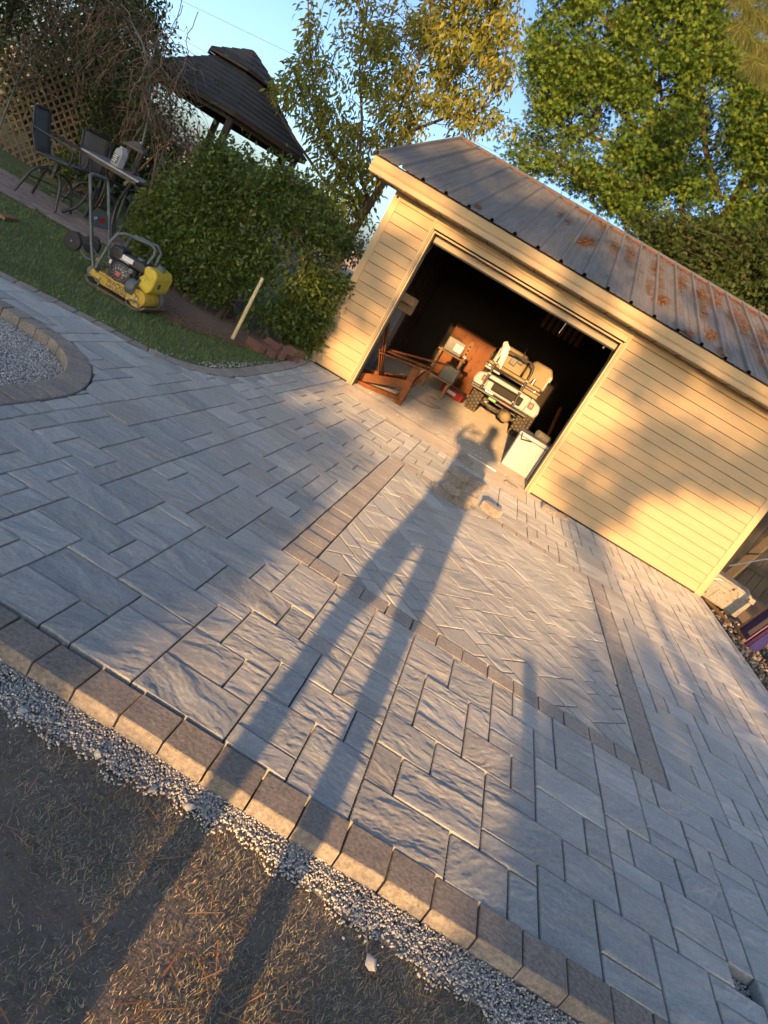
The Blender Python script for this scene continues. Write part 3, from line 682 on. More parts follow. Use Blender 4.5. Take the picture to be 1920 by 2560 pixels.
def roof_mat():
    m, t, b = nodes('weathered_tin'); v = coords(t, 'World', (9, .8, .8)); v2 = coords(t, 'World')
    col = mixc(t, ramp(t, noise(t, v, 2.4, 5), [(.3, 0.0), (.72, 1.0)]), (.235, .23, .222), (.16, .153, .14))
    col = mixc(t, ramp(t, noise(t, v2, 1.7, 5), [(.48, 0.0), (.75, .75)]), col, (.205, .178, .138))
    col = mixc(t, ramp(t, noise(t, v2, 38, 4, .7), [(.62, 0.0), (.74, .5)]), col, (.11, .095, .075))
    col = mixc(t, ramp(t, noise(t, v, 7, 5, .7), [(.66, 0.0), (.78, .6)]), col, (.22, .10, .045))
    t.links.new(col, b.inputs['Base Color']); b.inputs['Roughness'].default_value = .55; b.inputs['Metallic'].default_value = .35
    bump(t, b, noise(t, v2, 30, 3), .1, .003); return m
M['tin'] = roof_mat()
M['rust'] = pm('rusty_edge', (.34, .10, .035), (.24, .07, .03), 10, .8, kind='World', bs=.3, bscale=60)

YF = 9.50; GX0, GX1 = -2.27, 3.72; ZS = 2.36; YB = 16.72
garage = thing('garage', 'cream vinyl sided garage with open door and weathered tin roof', 'garage', (0, 0, 0))
EXP = .1325
def board(x0, x1, k):
    z0 = .015 + k * EXP; z1 = min(z0 + EXP, ZS)
    mb = MB(); prof = [(-.018, z0 + .0065), (-.004, z1), (.012, z1), (.012, z0 + .0065)]
    mb.prism([(YF + a, b_) for a, b_ in prof], (x0, x1), lambda a, b_, d: (d, a, b_))
    mb.build('siding_board', M['siding'], garage)
for x0, x1 in ((-2.19, -1.68), (1.14, 3.64)): MB().bb((x0, YF + .0125, 0), (x1, YF + .022, ZS)).build('lap_shadow_backing', M['dark'], garage)  # dark backing stands in for the shadow line under each siding lap
for k in range(18):
    board(-2.185, -1.685, k); xj = 1.145 + ((k * .618 + .2) % 1) * 2.2 + .15 if k % 4 == 1 else 3.63
    if xj < 3.6: board(1.145, xj - .0007, k); board(xj + .0007, 3.63, k)
    else: board(1.145, 3.63, k)
for nm, x0, x1 in (('corner_board', -2.275, -2.185), ('corner_board', 3.63, 3.725)):
    MB().bb((x0, YF - .022, .0), (x1, YF + .02, ZS)).build(nm, M['trim'], garage, bevel=.004)
MB().bb((-2.275, YF + .021, 0), (-2.255, YF + .11, ZS)).build('corner_board', M['trim'], garage)
MB().bb((3.705, YF + .021, 0), (3.725, YF + .11, ZS)).build('corner_board', M['trim'], garage)
# door trim: stepped casing
for sx, x0 in ((1, -1.685), (-1, 1.145)):
    MB().bb((x0, YF - .03, 0), (x0 + sx * .032, YF + .03, 2.36)).build('door_trim', M['trim'], garage, bevel=.003)
    MB().bb((x0 + sx * .033, YF - .02, 0), (x0 + sx * .05, YF + .04, 2.20)).build('door_trim', M['trim'], garage, bevel=.002)
    MB().bb((x0 + sx * .054, YF - .012, 0), (x0 + sx * .078, YF + .12, 2.185)).build('door_jamb', M['trim'], garage, bevel=.002)
MB().prism([(YF - .026, 2.205), (YF - .018, 2.28), (YF - .03, 2.285), (YF - .03, 2.30), (YF - .02, 2.305), (YF - .026, 2.358), (YF + .02, 2.358), (YF + .02, 2.205)], (-1.652, 1.112), lambda a, b_, d: (d, a, b_)).build('header_board', M['trim'], garage)
MB().bb((-1.607, YF - .008, 2.165), (1.067, YF + .10, 2.186)).build('header_trim', M['trim'], garage, bevel=.002)
dr = MB().bb((-1.60, YF + .16, 2.075), (1.06, YF + .205, 2.16)).build('overhead_door', M['soffit'], garage, bevel=.003)
MB().bb((-1.60, YF + .150, 2.055), (1.06, YF + .215, 2.074)).build('weather_strip', M['rubberdark'], dr)
MB().cyl((.93, YF + .17, 2.03), (.93, YF + .19, 2.03), .014, n=12).build('roller', M['bronze'], dr)
MB().cyl((.36, YF + .15, 1.90), (.37, YF + .15, 2.05), .002, n=6).build('pull_rope', M['paper'], dr)
MB().tube([(-1.618, YF + .2, .05), (-1.618, YF + .2, 1.9), (-1.618, YF + .5, 2.15), (-1.618, YF + 2.6, 2.2)], .014, 6).build('door_track', M['bronze'], garage)
MB().tube([(1.078, YF + .2, .05), (1.078, YF + .2, 1.9), (1.078, YF + .5, 2.15), (1.078, YF + 2.6, 2.2)], .014, 6).build('door_track', M['bronze'], garage)
MB().cyl((-2.225, YF - .028, 2.30), (-2.225, YF - .021, 2.30), .017, n=16).build('vent_hole', M['dark'], garage)
# inside shell
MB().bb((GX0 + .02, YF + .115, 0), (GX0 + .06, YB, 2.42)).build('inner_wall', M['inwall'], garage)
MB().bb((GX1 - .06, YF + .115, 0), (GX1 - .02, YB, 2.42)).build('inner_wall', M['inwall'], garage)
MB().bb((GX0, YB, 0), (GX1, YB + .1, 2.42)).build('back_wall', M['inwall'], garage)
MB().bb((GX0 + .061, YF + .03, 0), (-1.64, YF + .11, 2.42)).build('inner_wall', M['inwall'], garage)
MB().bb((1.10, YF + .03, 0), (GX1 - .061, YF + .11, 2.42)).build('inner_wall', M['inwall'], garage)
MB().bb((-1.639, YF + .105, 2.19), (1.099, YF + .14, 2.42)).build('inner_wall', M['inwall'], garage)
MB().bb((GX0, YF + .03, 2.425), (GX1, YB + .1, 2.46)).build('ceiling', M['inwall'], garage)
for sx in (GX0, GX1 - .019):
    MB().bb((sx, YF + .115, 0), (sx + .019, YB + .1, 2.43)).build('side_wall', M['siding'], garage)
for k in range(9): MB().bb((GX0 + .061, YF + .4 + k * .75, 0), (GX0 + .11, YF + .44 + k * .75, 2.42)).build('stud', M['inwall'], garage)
# eaves: soffit, fascia (stepped metal)
YE = 9.08; RX0, RX1 = -2.60, 4.10; ZE = 2.565; YR, ZR = 13.08, 3.857
MB().bb((RX0 + .02, YE + .03, ZS + .002), (RX1, YF + .02, ZS + .016)).build('soffit', M['soffit'], garage)
for k in range(40):
    x = RX0 + .15 + k * .165
    MB().bb((x, YE + .034, ZS - .004), (x + .012, YF - .03, ZS + .0015)).build('soffit_seam', M['dark'] if k % 2 else M['soffit'], garage)
MB().prism([(YE + .03, 2.365), (YE - .005, 2.37), (YE + .004, 2.43), (YE - .008, 2.455), (YE + .002, 2.475), (YE - .004, 2.545), (YE + .03, 2.552)], (RX0, RX1), lambda a, b_, d: (d, a, b_)).build('fascia', M['fascia'], garage)
MB().prism([(YE + .031, 2.37), (YF, 2.37), (YF, 2.69), (YE + .031, 2.55)], (RX0 + .004, RX0 + .03), lambda a, b_, d: (d, a, b_)).build('rake_board', M['fascia'], garage)
MB().prism([(YF + .001, 2.37), (YB + .1, 2.37), (YB + .1, 2.62), (YR, ZR - .05), (YF + .001, 2.68)], (GX0 - .02, GX0), lambda a, b_, d: (d, a, b_)).build('gable_wall', M['siding'], garage)
MB().prism([(YF + .001, 2.37), (YB + .1, 2.37), (YB + .1, 2.62), (YR, ZR - .05), (YF + .001, 2.68)], (GX1, GX1 + .02), lambda a, b_, d: (d, a, b_)).build('gable_wall', M['siding'], garage)
# tin roof: panels of three ribs each, profile run up the slope
sl_ = Vector((0, YR - YE + .03, ZR - ZE)); sn = Vector((0, -sl_.z, sl_.y)).normalized()
RIB = .312
def panel(x0, ribs, lift):
    pts = [(0.0, 0.0)]
    for r in range(ribs):
        b0 = r * RIB
        pts += [(b0 + .004, .0), (b0 + .016, .034), (b0 + .044, .034), (b0 + .060, 0)]
        for q in (.125, .205): pts += [(b0 + q, 0), (b0 + q + .008, .005), (b0 + q + .02, .005), (b0 + q + .028, 0)]
    pts += [(ribs * RIB + .004, 0), (ribs * RIB + .016, .032)]
    A = [Vector((x0 + a, YE - .03, ZE)) + sn * (h + lift) for a, h in pts]; B = [p + sl_ for p in A]; n = len(pts)
    mb = MB(); mb.add(A + B, [(i, i + 1, n + i + 1, n + i) for i in range(n - 1)]); o = mb.build('roof_panel', M['tin'], garage)
    so_ = o.modifiers.new('thick', 'SOLIDIFY'); so_.thickness = .0015; return o
x = RX0 - .01; k = 0
while x < RX1 - .2: panel(x, 3, .0015 * (k % 2)); x += 3 * RIB; k += 1
MB().quad((RX0, YR + .012, ZR), (RX0, 2 * YR - YE, ZE), (RX1, 2 * YR - YE, ZE), (RX1, YR + .012, ZR)).build('rear_roof', M['tin'], garage)
MB().bb((RX0, YE + .005, ZE - .012), (RX1, YE + .05, ZE - .002)).build('eave_gap', M['dark'], garage)
cap = MB().prism([(YR - .17, ZR - .035), (YR, ZR + .032), (YR + .17, ZR - .035), (YR, ZR + .026)], (RX0 - .02, RX1 + .02), lambda a, b_, d: (d, a, b_)).build('ridge_cap', M['tin'], garage)
x = RX0 + .08
while x < RX1 - .2:
    c = Vector((x + .13, YR - .19, ZR - .052)) ; q = c + sn * .004
    MB().box(c + sn * .006, (.22, .05, .004), rotx(math.atan2(sl_.z, sl_.y))).build('rusty_closure', M['rust'], garage); x += RIB
# drifts of pine needles on the tin
rn = np.array(sn)
def roofpt(u, v):
    d = ray(u, v); o_ = np.array([0, 0, H]); p0 = np.array([0, YE - .03, ZE]); t_ = ((p0 - o_) @ rn) / (d @ rn); return o_ + d * t_ + rn * .012
P = []
for (zx, zy, sx, sy, n) in [(930, 455, 22, 9, 420), (1000, 400, 7, 16, 130), (1045, 475, 8, 16, 160), (1105, 505, 12, 22, 260), (1140, 560, 5, 30, 120), (1215, 560, 12, 18, 300), (1235, 690, 15, 10, 300), (1225, 620, 9, 30, 220), (1310, 620, 16, 24, 380), (1390, 665, 20, 20, 480), (1450, 690, 16, 20, 380), (1330, 825, 18, 9, 260), (1430, 830, 13, 16, 220), (1520, 750, 16, 22, 360), (1565, 790, 16, 26, 360), (1625, 850, 20, 30, 420), (1400, 740, 9, 22, 160), (830, 345, 8, 14, 60), (860, 372, 6, 10, 50), (500, 315, 5, 5, 50), (1185, 640, 6, 22, 120), (960, 370, 10, 12, 50), (1480, 900, 10, 14, 140), (1640, 930, 10, 14, 150), (1300, 720, 6, 14, 70)]:
    for _ in range(n):
        p = roofpt(880 + (zx + random.gauss(0, sx)) / 1.5952, 320 + (zy + random.gauss(0, sy)) / 1.5952)
        if p[1] < YR - .1 and p[1] > YE: P.append(p + rn * random.uniform(0, .012))
for _ in range(900):
    x = random.uniform(-.5, 4.0); yy = YR - .22 - abs(random.gauss(0, .13)); P.append(np.array([x, yy, ZE + (yy - YE + .03) * sl_.z / sl_.y]) + rn * random.uniform(.006, .02))
for _ in range(700):
    x = random.uniform(-2.4, 4.0); yy = random.uniform(YE, YR); P.append(np.array([x, yy, ZE + (yy - YE + .03) * sl_.z / sl_.y]) + rn * .008)
tag(needles('roof_pine_needles', P, .13, M['needle'], .05, rn, .0035), 'drifts of orange pine needles lying on the tin roof', 'pine needles')
# floor slab with apron
slab = MB().bb((-1.63, 8.745, -.06), (1.085, YF - .032, .003)); slab.bb((GX0 + .11, YF + .115, -.06), (GX1 - .061, YB, .003)); slab.bb((-1.60, YF - .031, -.06), (1.06, YF + .114, .003))
so2 = slab.build('garage_floor', M['slab']); tag(so2, kind='structure')
MB().bb((-1.60, YF - .002, .004), (1.06, YF + .03, .0055)).build('threshold_strip', M['trim'], garage)
MB().bb((.18, 9.52, .006), (.62, 9.535, .02)).build('threshold_bar', M['steel'], garage)

# ------------------------------------------------------------------ things in the garage
# golf cart
cart = thing('golf_cart', 'pale blue golf cart with cream seats and knobbly dusty tyres', 'golf cart', (.31, 14.1, .003), math.radians(-3))
def wheel(parent, x, y, r, wd, tread=True):
    mb = MB(); prof = [(r * .5, -wd / 2 + .01), (r * .62, -wd / 2), (r * .9, -wd / 2 + .01), (r * .97, -wd / 2 + .035), (r * .97, wd / 2 - .035), (r * .9, wd / 2 - .01), (r * .62, wd / 2), (r * .5, wd / 2 - .01)]
    mb.lathe(prof, (x, y, r), 'X', 28); o = mb.build('tyre', M['rubberdark'], parent, smooth=40)
    if tread:
        tb = MB(); nn = 20
        for k in range(nn):
            for q, off in enumerate((-.36, -.12, .12, .36)):
                a = 2 * math.pi * (k + .5 * (q % 2)) / nn
                c = Vector((x + off * wd * .98, y + math.cos(a) * r * .985, r + math.sin(a) * r * .985))
                rr = rotx(a - math.pi / 2) @ rotz(.5 * (1 if q % 2 else -1)); tb.box(c, (wd * .19, r * .17, .02), rr, .8)
        tb.build('tread', M['rubber'], o)
    rm = MB(); rm.lathe([(r * .5, -wd / 2 + .012), (r * .42, -wd * .2), (r * .1, -wd * .25), (.001, -wd * .25)], (x, y, r), 'X', 20); rm.lathe([(.001, wd * .25), (r * .1, wd * .25), (r * .42, wd * .2), (r * .5, wd / 2 - .012)], (x, y, r), 'X', 20)
    rm.build('rim', M['steel'], o, smooth=40); return o
M['cartbody'] = pm('pale_blue_paint', (.31, .365, .385), (.28, .33, .35), 6, .3, bs=.03, spec=.12)
M['cream'] = pm('cream_vinyl', (.24, .195, .115), (.21, .17, .10), 6, .45, bs=.08, bscale=80, spec=.12)
M['redlens'] = pm('red_lens', (.30, .02, .015), (.22, .015, .01), 20, .25)
M['green'] = pm('green_label', (.05, .22, .06), (.04, .18, .05), 20, .4)
M['bronze'] = pm('dusty_axle', (.10, .085, .065), (.055, .048, .04), 20, .7, bs=.3)
for x, y in ((-.47, 0), (.50, 0), (-.52, 1.68), (.60, 1.62)): wheel(cart, x, y, .255, .25)
mb = MB(); mb.cyl((-.45, 0, .25), (.45, 0, .25), .035, n=12); mb.lathe([(.02, -.13), (.10, -.09), (.12, 0), (.10, .09), (.02, .13)], (.16, 0, .25), 'X', 14); mb.build('axle', M['bronze'], cart, smooth=40)
MB().lathe([(.06, -.08), (.10, -.05), (.11, .06), (.05, .09)], (.2, -.12, .24), 'Y', 12).build('differential', M['cream'], cart, smooth=50)
for sx in (-.28, .36):
    mb = MB(); mb.tube([(sx + .045 * math.cos(a * 1.1), -.06 + .045 * math.sin(a * 1.1), .24 + a * .011) for a in range(18)], .009, 6); mb.build('coil_spring', M['steel'], cart)
MB().bb((-.33, -.1, .30), (-.22, -.02, .36)).build('leaf_shackle', M['bronze'], cart)
mb = MB(); mb.prism([(-.52, .50), (.52, .50), (.50, .72), (.42, .80), (-.42, .80), (-.50, .72)], (-.25, 1.1), lambda a, b_, d: (a, d, b_)); mb.build('rear_body', M['cartbody'], cart, bevel=.03, seg=3)
for sx in (-1, 1):
    mb = MB(); mb.prism([(sx * .40, .50), (sx * .66, .50), (sx * .70, .60), (sx * .66, .74), (sx * .44, .82)], (-.30, .42), lambda a, b_, d: (a, d, b_)); fo = mb.build('fender', M['cartbody'], cart, bevel=.035, seg=3)
    MB().bb((sx * .50 - .05, -.335, .62), (sx * .50 + .05, -.30, .735)).build('tail_light_frame', M['black'], fo, bevel=.008)
    MB().bb((sx * .50 - .036, -.345, .635), (sx * .50 + .036, -.33, .72)).build('tail_light', M['redlens'], fo, bevel=.006)
MB().bb((-.62, -.62, .46), (.52, -.22, .50)).build('foot_deck', M['black'], cart, bevel=.008)
MB().bb((-.66, -.46, .44), (-.48, -.10, .53)).build('deck_step', M['black'], cart, bevel=.01)
MB().bb((-.30, -.38, .56), (.32, -.28, .72)).build('bag_well', M['dark'], cart, bevel=.02)
MB().bb((-.36, -.62, .51), (-.20, -.56, .53)).build('deck_trim', M['steel'], cart)
MB().bb((-.24, -.60, .40), (-.08, -.50, .46)).build('hitch_label', M['green'], cart, bevel=.01)
mb = MB(); mb.tube([(-.46, -.46, .50), (-.46, -.44, 1.18), (-.44, -.43, 1.27), (-.36, -.43, 1.32), (.08, -.43, 1.34), (.16, -.43, 1.30), (.19, -.44, 1.20), (.21, -.46, .50)], .022, 10); mb.build('grab_bar', M['black'], cart, smooth=50)
mb = MB(); mb.tube([(-.46, -.44, .93), (.20, -.44, .95)], .016, 8); mb.tube([(-.46, -.45, .72), (.20, -.45, .73)], .016, 8); mb.build('grab_rail', M['black'], cart)
MB().bb((-.64, -.40, .905), (.54, -.14, .955)).build('seat_board', M['black'], cart, bevel=.01)
MB().bb((-.60, -.36, .957), (.50, .02, 1.02)).build('rear_seat', M['cream'], cart, bevel=.025, seg=3)
MB().bb((-.62, -.36, .86), (-.30, -.10, .905)).build('seat_base', M['cartbody'], cart, bevel=.015)
MB().bb((.16, -.36, .82), (.52, -.10, .904)).build('seat_base', M['cream'], cart, bevel=.02)
mb = MB(); mb.prism([(-.56, .98), (.02, .98), (.04, 1.28), (-.04, 1.40), (-.44, 1.40), (-.56, 1.28)], (.04, .16), lambda a, b_, d: (a, d, b_)); mb.build('backrest', M['cream'], cart, bevel=.035, seg=3)
mb = MB(); mb.prism([(.06, .98), (.56, .98), (.58, 1.28), (.48, 1.42), (.14, 1.42), (.05, 1.28)], (.05, .17), lambda a, b_, d: (a, d, b_)); mb.build('backrest', M['cream'], cart, bevel=.035, seg=3)
for x0 in (-.57, .5): MB().bb((x0, .035, 1.0), (x0 + .07, .175, 1.30)).build('backrest_side', M['cartbody'], cart, bevel=.02)
MB().box((-.16, .02, 1.25), (.22, .06, .09), roty(.1)).build('clip_mount', M['black'], cart, bevel=.01)
MB().tube([(-.12, .0, 1.26), (-.11, .02, 1.38), (-.14, .05, 1.52)], .014, 8).build('steering_post', M['black'], cart)
MB().tube([(-.3, .9, .8), (-.28, 1.1, 1.15), (-.26, 1.15, 1.2)], .02, 8).build('steering_column', M['black'], cart)
mb = MB(); mb.prism([(-.5, .35), (.5, .35), (.46, .80), (-.46, .80)], (1.25, 2.05), lambda a, b_, d: (a, d, b_)); mb.build('front_cowl', M['cartbody'], cart, bevel=.05, seg=3)
MB().bb((-.48, .42, .30), (.48, 1.6, .36)).build('floor_pan', M['black'], cart)
for x in (-.46, .20):
    for z_ in (.58, .80, 1.02): MB().cyl((x - .03, -.45, z_), (x + .03, -.45, z_), .026, n=10).build('clamp', M['steel'], cart)
for k in range(5): MB().bb((-.56 + k * .24, -.405, .922), (-.53 + k * .24, -.4, .945)).build('rivet_plate', M['steel'], cart)
MB().bb((-.02, -.635, .465), (.20, -.622, .495)).build('deck_light', M['redlens'], cart)
MB().tube(smooth3([(-.35, -.2, .30), (-.1, -.22, .22), (.1, -.16, .34), (.36, -.18, .28)]), .008, 6).build('brake_cable', M['rubberdark'], cart)
MB().tube(smooth3([(.38, -.1, .42), (.40, -.16, .30), (.46, -.1, .22)]), .014, 6).build('shock_absorber', M['steel'], cart); MB().tube(smooth3([(-.36, -.1, .42), (-.38, -.16, .30), (-.42, -.1, .22)]), .014, 6).build('shock_absorber', M['steel'], cart)
for x in (-.62, .56): MB().tube(smooth3([(x, -.1, 1.02), (x, -.08, 1.16), (x * .98, .12, 1.17), (x, .2, 1.02)]), .014, 8).build('hip_rail', M['black'], cart, smooth=50)
MB().cyl((.30, -.30, 1.02), (.30, -.30, 1.13), .032, n=14).build('drink_can', M['steel'], cart, smooth=40); MB().box((-.22, -.02, 1.20), (.13, .03, .16), roty(.15)).build('tool_pouch', M['black'], cart, bevel=.01)
# rag draped over the grab bar
mb = MB(); nx, ny = 8, 14; vs = []
for j in range(ny):
    for i in range(nx):
        t_ = j / (ny - 1); u_ = i / (nx - 1)
        vs.append((-.56 + .17 * u_ + .05 * t_ + .012 * math.sin(9 * u_ + 3 * t_), -.40 - .05 * math.sin(math.pi * t_) + .02 * math.sin(14 * u_ + 5 * t_), 1.42 - .42 * t_ + .04 * math.sin(5 * u_)))
mb.add(vs, [(j * nx + i, j * nx + i + 1, (j + 1) * nx + i + 1, (j + 1) * nx + i) for j in range(ny - 1) for i in range(nx - 1)])
rag = mb.build('rag', M['paper'], smooth=80); rag.location = (.31, 14.1, 0); rag.modifiers.new('t', 'SOLIDIFY').thickness = .006; tag(rag, 'crumpled pale rag hanging over the golf cart seat', 'rag')
# wooden cabinet
cab = thing('cabinet', 'tall orange plywood cabinet with a dark bar lock standing behind the golf cart', 'cabinet', (-.86, 16.42, .003))
MB().bb((-.50, -.2, 0), (.50, .24, 1.22)).build('carcass', M['wood_cab'], cab, bevel=.006)
for sx in (-1, 1): MB().bb((sx * .25 - .22, -.222, .06), (sx * .25 + .22, -.201, 1.12)).build('door', M['wood_cab'], cab, bevel=.005)
MB().bb((-.035, -.245, .10), (.035, -.223, 1.05)).build('lock_bar', M['wood_tan'], cab)
for k in range(9): MB().bb((-.02, -.252, .18 + k * .09), (.02, -.246, .23 + k * .09)).build('lock_slot', M['dark'], cab)
MB().bb((-.03, -.262, .62), (.04, -.253, .69)).build('padlock', M['paper'], cab)
# adirondack chair, facing right, in front of the door's left side
ad = thing('adirondack_chair', 'red stained wooden adirondack chair standing just inside the garage door', 'chair', (-1.30, 10.35, .003), math.radians(4))
def plank(p, a, b, w_, h_, up=(0, 0, 1), name='plank', m_='wood_red', par=None): return p.append(MB().bar(a, b, w_, h_, up).build(name, M[m_], par, bevel=.004)) if p is not None else MB().bar(a, b, w_, h_, up).build(name, M[m_], par, bevel=.004)
for s_, yy in ((-1, -.30), (1, .30)):
    plank(None, (-.42, yy, .055), (.30, yy, .33), .028, .12, name='side_rail', par=ad)
    plank(None, (.27, yy - .02 * s_, .0), (.25, yy - .02 * s_, .58), .10, .034, up=(0, 1, 0), name='front_leg', par=ad)
    plank(None, (-.30, yy, .50), (.46, yy, .625), .12, .024, name='arm', par=ad)
for k in range(6): plank(None, (.28 - k * .085, -.29, .345 - k * .032), (.28 - k * .085, .29, .345 - k * .032), .075, .022, name='seat_slat', par=ad)
for k in range(5): plank(None, (-.14, -.22 + k * .11, .17), (-.40 - .02 * abs(k - 2), -.25 + k * .125, .88 - .05 * abs(k - 2)), .095, .02, up=(1, 0, .35), name='back_slat', par=ad)
# wooden boards propped beside the chair
for k, (a, b, lab) in enumerate([((-1.66, 9.86, .012), (-1.05, 10.02, .09), 'rough red timber lying on the slab at the door jamb'), ((-1.12, 10.75, .02), (-.90, 10.8, .62), 'short timber post leaning beside the adirondack chair'), ((-1.62, 11.0, .5), (-.72, 11.25, .74), 'long thin batten resting across the chair arms')]):
    o = MB().bar(a, b, .10 if k != 2 else .05, .06 if k != 2 else .03).build('timber', M['wood_red'], bevel=.004); tag(o, lab, 'timber')
# tool stand with two grey tool cases, red tool box
st = thing('tool_stand', 'small wooden stand holding two grey tool cases beside the cabinet', 'stand', (-.92, 13.3, .003))
for x in (-.2, .22):
    for y in (-.14, .16): MB().bar((x, y, 0), (x, y, .80), .05, .05).build('leg', M['wood_tan'], st, bevel=.003)
MB().bb((-.26, -.2, .76), (.28, .2, .785)).build('shelf', M['wood_tan'], st); MB().bb((-.26, -.2, .30), (.28, .2, .325)).build('shelf', M['wood_tan'], st)
M['greycase'] = pm('grey_plastic', (.16, .155, .13), (.12, .115, .10), 12, .5, bs=.1)
def case(name, lab, c, size, rz, label):
    t_ = thing(name, lab, 'tool case', c, rz); MB().box((0, 0, size[2] / 2), size).build('shell', M['greycase'], t_, bevel=.018, seg=3)
    MB().box((0, -size[1] / 2 - .003, size[2] * .5), (size[0] * .9, .006, size[2] * .86)).build('panel', M['greycase'], t_, bevel=.003)
    MB().tube([(-.06, 0, size[2]), (-.05, 0, size[2] + .03), (.05, 0, size[2] + .03), (.06, 0, size[2])], .009, 6).build('handle', M['black'], t_)
    if label:
        for q in range(2): MB().box((.03 + .08 * q, -size[1] / 2 - .0075, size[2] * .5), (.07, .002, .13)).build('label_sticker', M['paper'], t_)
case('tool_case', 'grey tool case with white paper stickers on top of the stand', (-.95, 13.25, .79), (.34, .16, .26), math.radians(8), True)
case('tool_case', 'plain grey tool case on the lower shelf of the stand', (-.78, 13.20, .33), (.30, .16, .28), math.radians(-6), False)
tb = thing('toolbox', 'bright red plastic toolbox on the floor by the cabinet', 'toolbox', (-.60, 14.35, .003), math.radians(-12))
M['redplastic'] = pm('red_plastic', (.42, .02, .018), (.34, .016, .014), 14, .35)
MB().bb((-.24, -.11, 0), (.24, .11, .15)).build('box', M['redplastic'], tb, bevel=.012); MB().bb((-.245, -.115, .151), (.245, .115, .20)).build('lid', M['black'], tb, bevel=.012); MB().bb((-.1, -.125, .05), (.1, -.111, .11)).build('label_plate', M['paper'], tb)
# white metal cupboard and cardboard box at the left wall
M['cupboard'] = pm('grey_enamel', (.20, .205, .21), (.16, .165, .17), 6, .6, spec=.2, c3=(.11, .09, .07))
cu = thing('cupboard', 'grey metal cupboard with stickers behind the door jamb', 'cupboard', (-1.93, 11.75, .003))
MB().bb((-.15, -.22, 0), (.13, .22, 1.05)).build('body', M['cupboard'], cu, bevel=.01); MB().bb((-.13, -.236, .05), (.115, -.221, 1.02)).build('door', M['cupboard'], cu, bevel=.006)
for k in range(3): MB().bb((-.08 + .07 * k, -.243, .6 + .08 * (k % 3)), (-.04 + .07 * k, -.237, .66 + .08 * (k % 3))).build('sticker', M['redplastic'] if k == 1 else M['greycase'], cu)
cb = thing('cardboard_box', 'open brown cardboard box on the grey cupboard', 'box', (-1.90, 11.75, 1.055)); MB().box((0, 0, .13), (.36, .36, .26), rotz(.3)).build('carton', M['cardboard'], cb, bevel=.003)
MB().add([(-.1, -.26, .26), (.16, -.14, .26), (.22, -.30, .14), (-.04, -.42, .14)], [(0, 1, 2, 3)]).build('flap', M['cardboard'], cb)
# white appliance at the right jamb
fz = thing('freezer', 'small white chest freezer standing by the right door jamb', 'freezer', (.90, 10.52, .003), math.radians(-2))
MB().bb((-.225, -.26, .012), (.225, .26, .50)).build('cabinet', M['white'], fz, bevel=.015, seg=3); MB().bb((-.232, -.268, .504), (.232, .262, .56)).build('lid', M['white'], fz, bevel=.014, seg=3)
MB().bb((-.225, -.255, .4985), (.225, .255, .5055)).build('seal', M['rubberdark'], fz)
MB().tube([(-.2, -.275, .545), (-.17, -.285, .46), (-.02, -.283, .50)], .012, 6).build('handle', M['black'], fz)
for sx in (-.03, .03): MB().bb((sx - .006, -.263, .03), (sx + .006, -.2605, .2)).build('dent_ridge', M['white'], fz, bevel=.002)
rl = MB(); rl.lathe([(.025, -.11), (.055, -.11), (.055, .11), (.025, .11)], (0, 0, 0), 'X', 16); o = rl.build('cable_roll', M['greycase'], smooth=40); o.location = (.98, 10.45, .62); o.rotation_euler = (0, .1, .5); tag(o, 'grey roll of hose lying on the white freezer', 'roll')
P = [PG(880 + a / 3.173, 740 + b_ / 3.173, .01) for a, b_ in [(500, 815), (560, 850), (640, 885), (700, 890), (620, 850), (580, 790), (640, 800), (665, 825), (600, 790)]]
cd = MB().tube(smooth_poly([(p.x, p.y) for p in P], .05), .004, 6).build('extension_cord', M['redplastic']); cd.location = (0, 0, .011); tag(cd, 'thin red cord looped on the concrete floor', 'cord')
rk = thing('slat_rack', 'row of pale wooden slats hung high on the garage back wall', 'rack', (.65, 16.62, 2.05))
for k in range(7): MB().bb((-.46 + k * .14, -.02, 0), (-.38 + k * .14, .02, .32)).build('slat', M['wood_tan'], rk)
MB().bb((-.48, .021, .10), (.56, .045, .15)).build('rail', M['wood_red'], rk)
o = MB().bar((1.35, 13.2, .02), (1.25, 13.5, .95), .05, .03).build('red_pole', M['wood_red']); tag(o, 'reddish wooden stick leaning behind the golf cart', 'stick')
for k in range(26):
    pass
# ------------------------------------------------------------------ loose blocks on the paving
def loose_block(c, rz, size, label, group=None, tilt=0.0):
    mb = MB(); mb.box((0, 0, size[2] / 2), size)
    o = mb.build('paving_block', M['edge'], bevel=.007); o.location = c; o.rotation_euler = (tilt, 0, rz)
    tag(o, label, 'paving block', group); return o
lay_n = ['bottom', 'second', 'third', 'top']
for k in range(4):
    for s_ in (-1, 1):
        loose_block((.245 + s_ * .085 + .045 * (k % 2) - .02, 6.72 + (.05 if s_ > 0 else .03) + .01 * k, .002 + k * .079), math.radians(-34 if s_ < 0 else 30) + .04 * k, (.165, .15, .078),
                    'ribbed paving block, %s layer of the zigzag stack, toward the %s' % (lay_n[k], 'gravel bed' if s_ < 0 else 'sunlit block'), 'blocks stacked on the paving inset')
loose_block((.64, 7.20, .002), math.radians(-24), (.20, .155, .085), 'single paving block lying in the sun beside the block stack')
loose_block((1.40, 8.98, .002), math.radians(-18), (.17, .15, .06), 'cut paving block lying by the siding, nearer the door')
loose_block((1.60, 9.08, .002), math.radians(35), (.13, .12, .055), 'small cut paving block against the garage siding')
loose_block((.20, 8.92, .004), math.radians(-8), (.17, .13, .06), 'paving block set down where the slab meets the pavers')
loose_block((.86, 9.16, .004), math.radians(-16), (.19, .10, .03), 'thin cut paving block lying on the concrete apron')
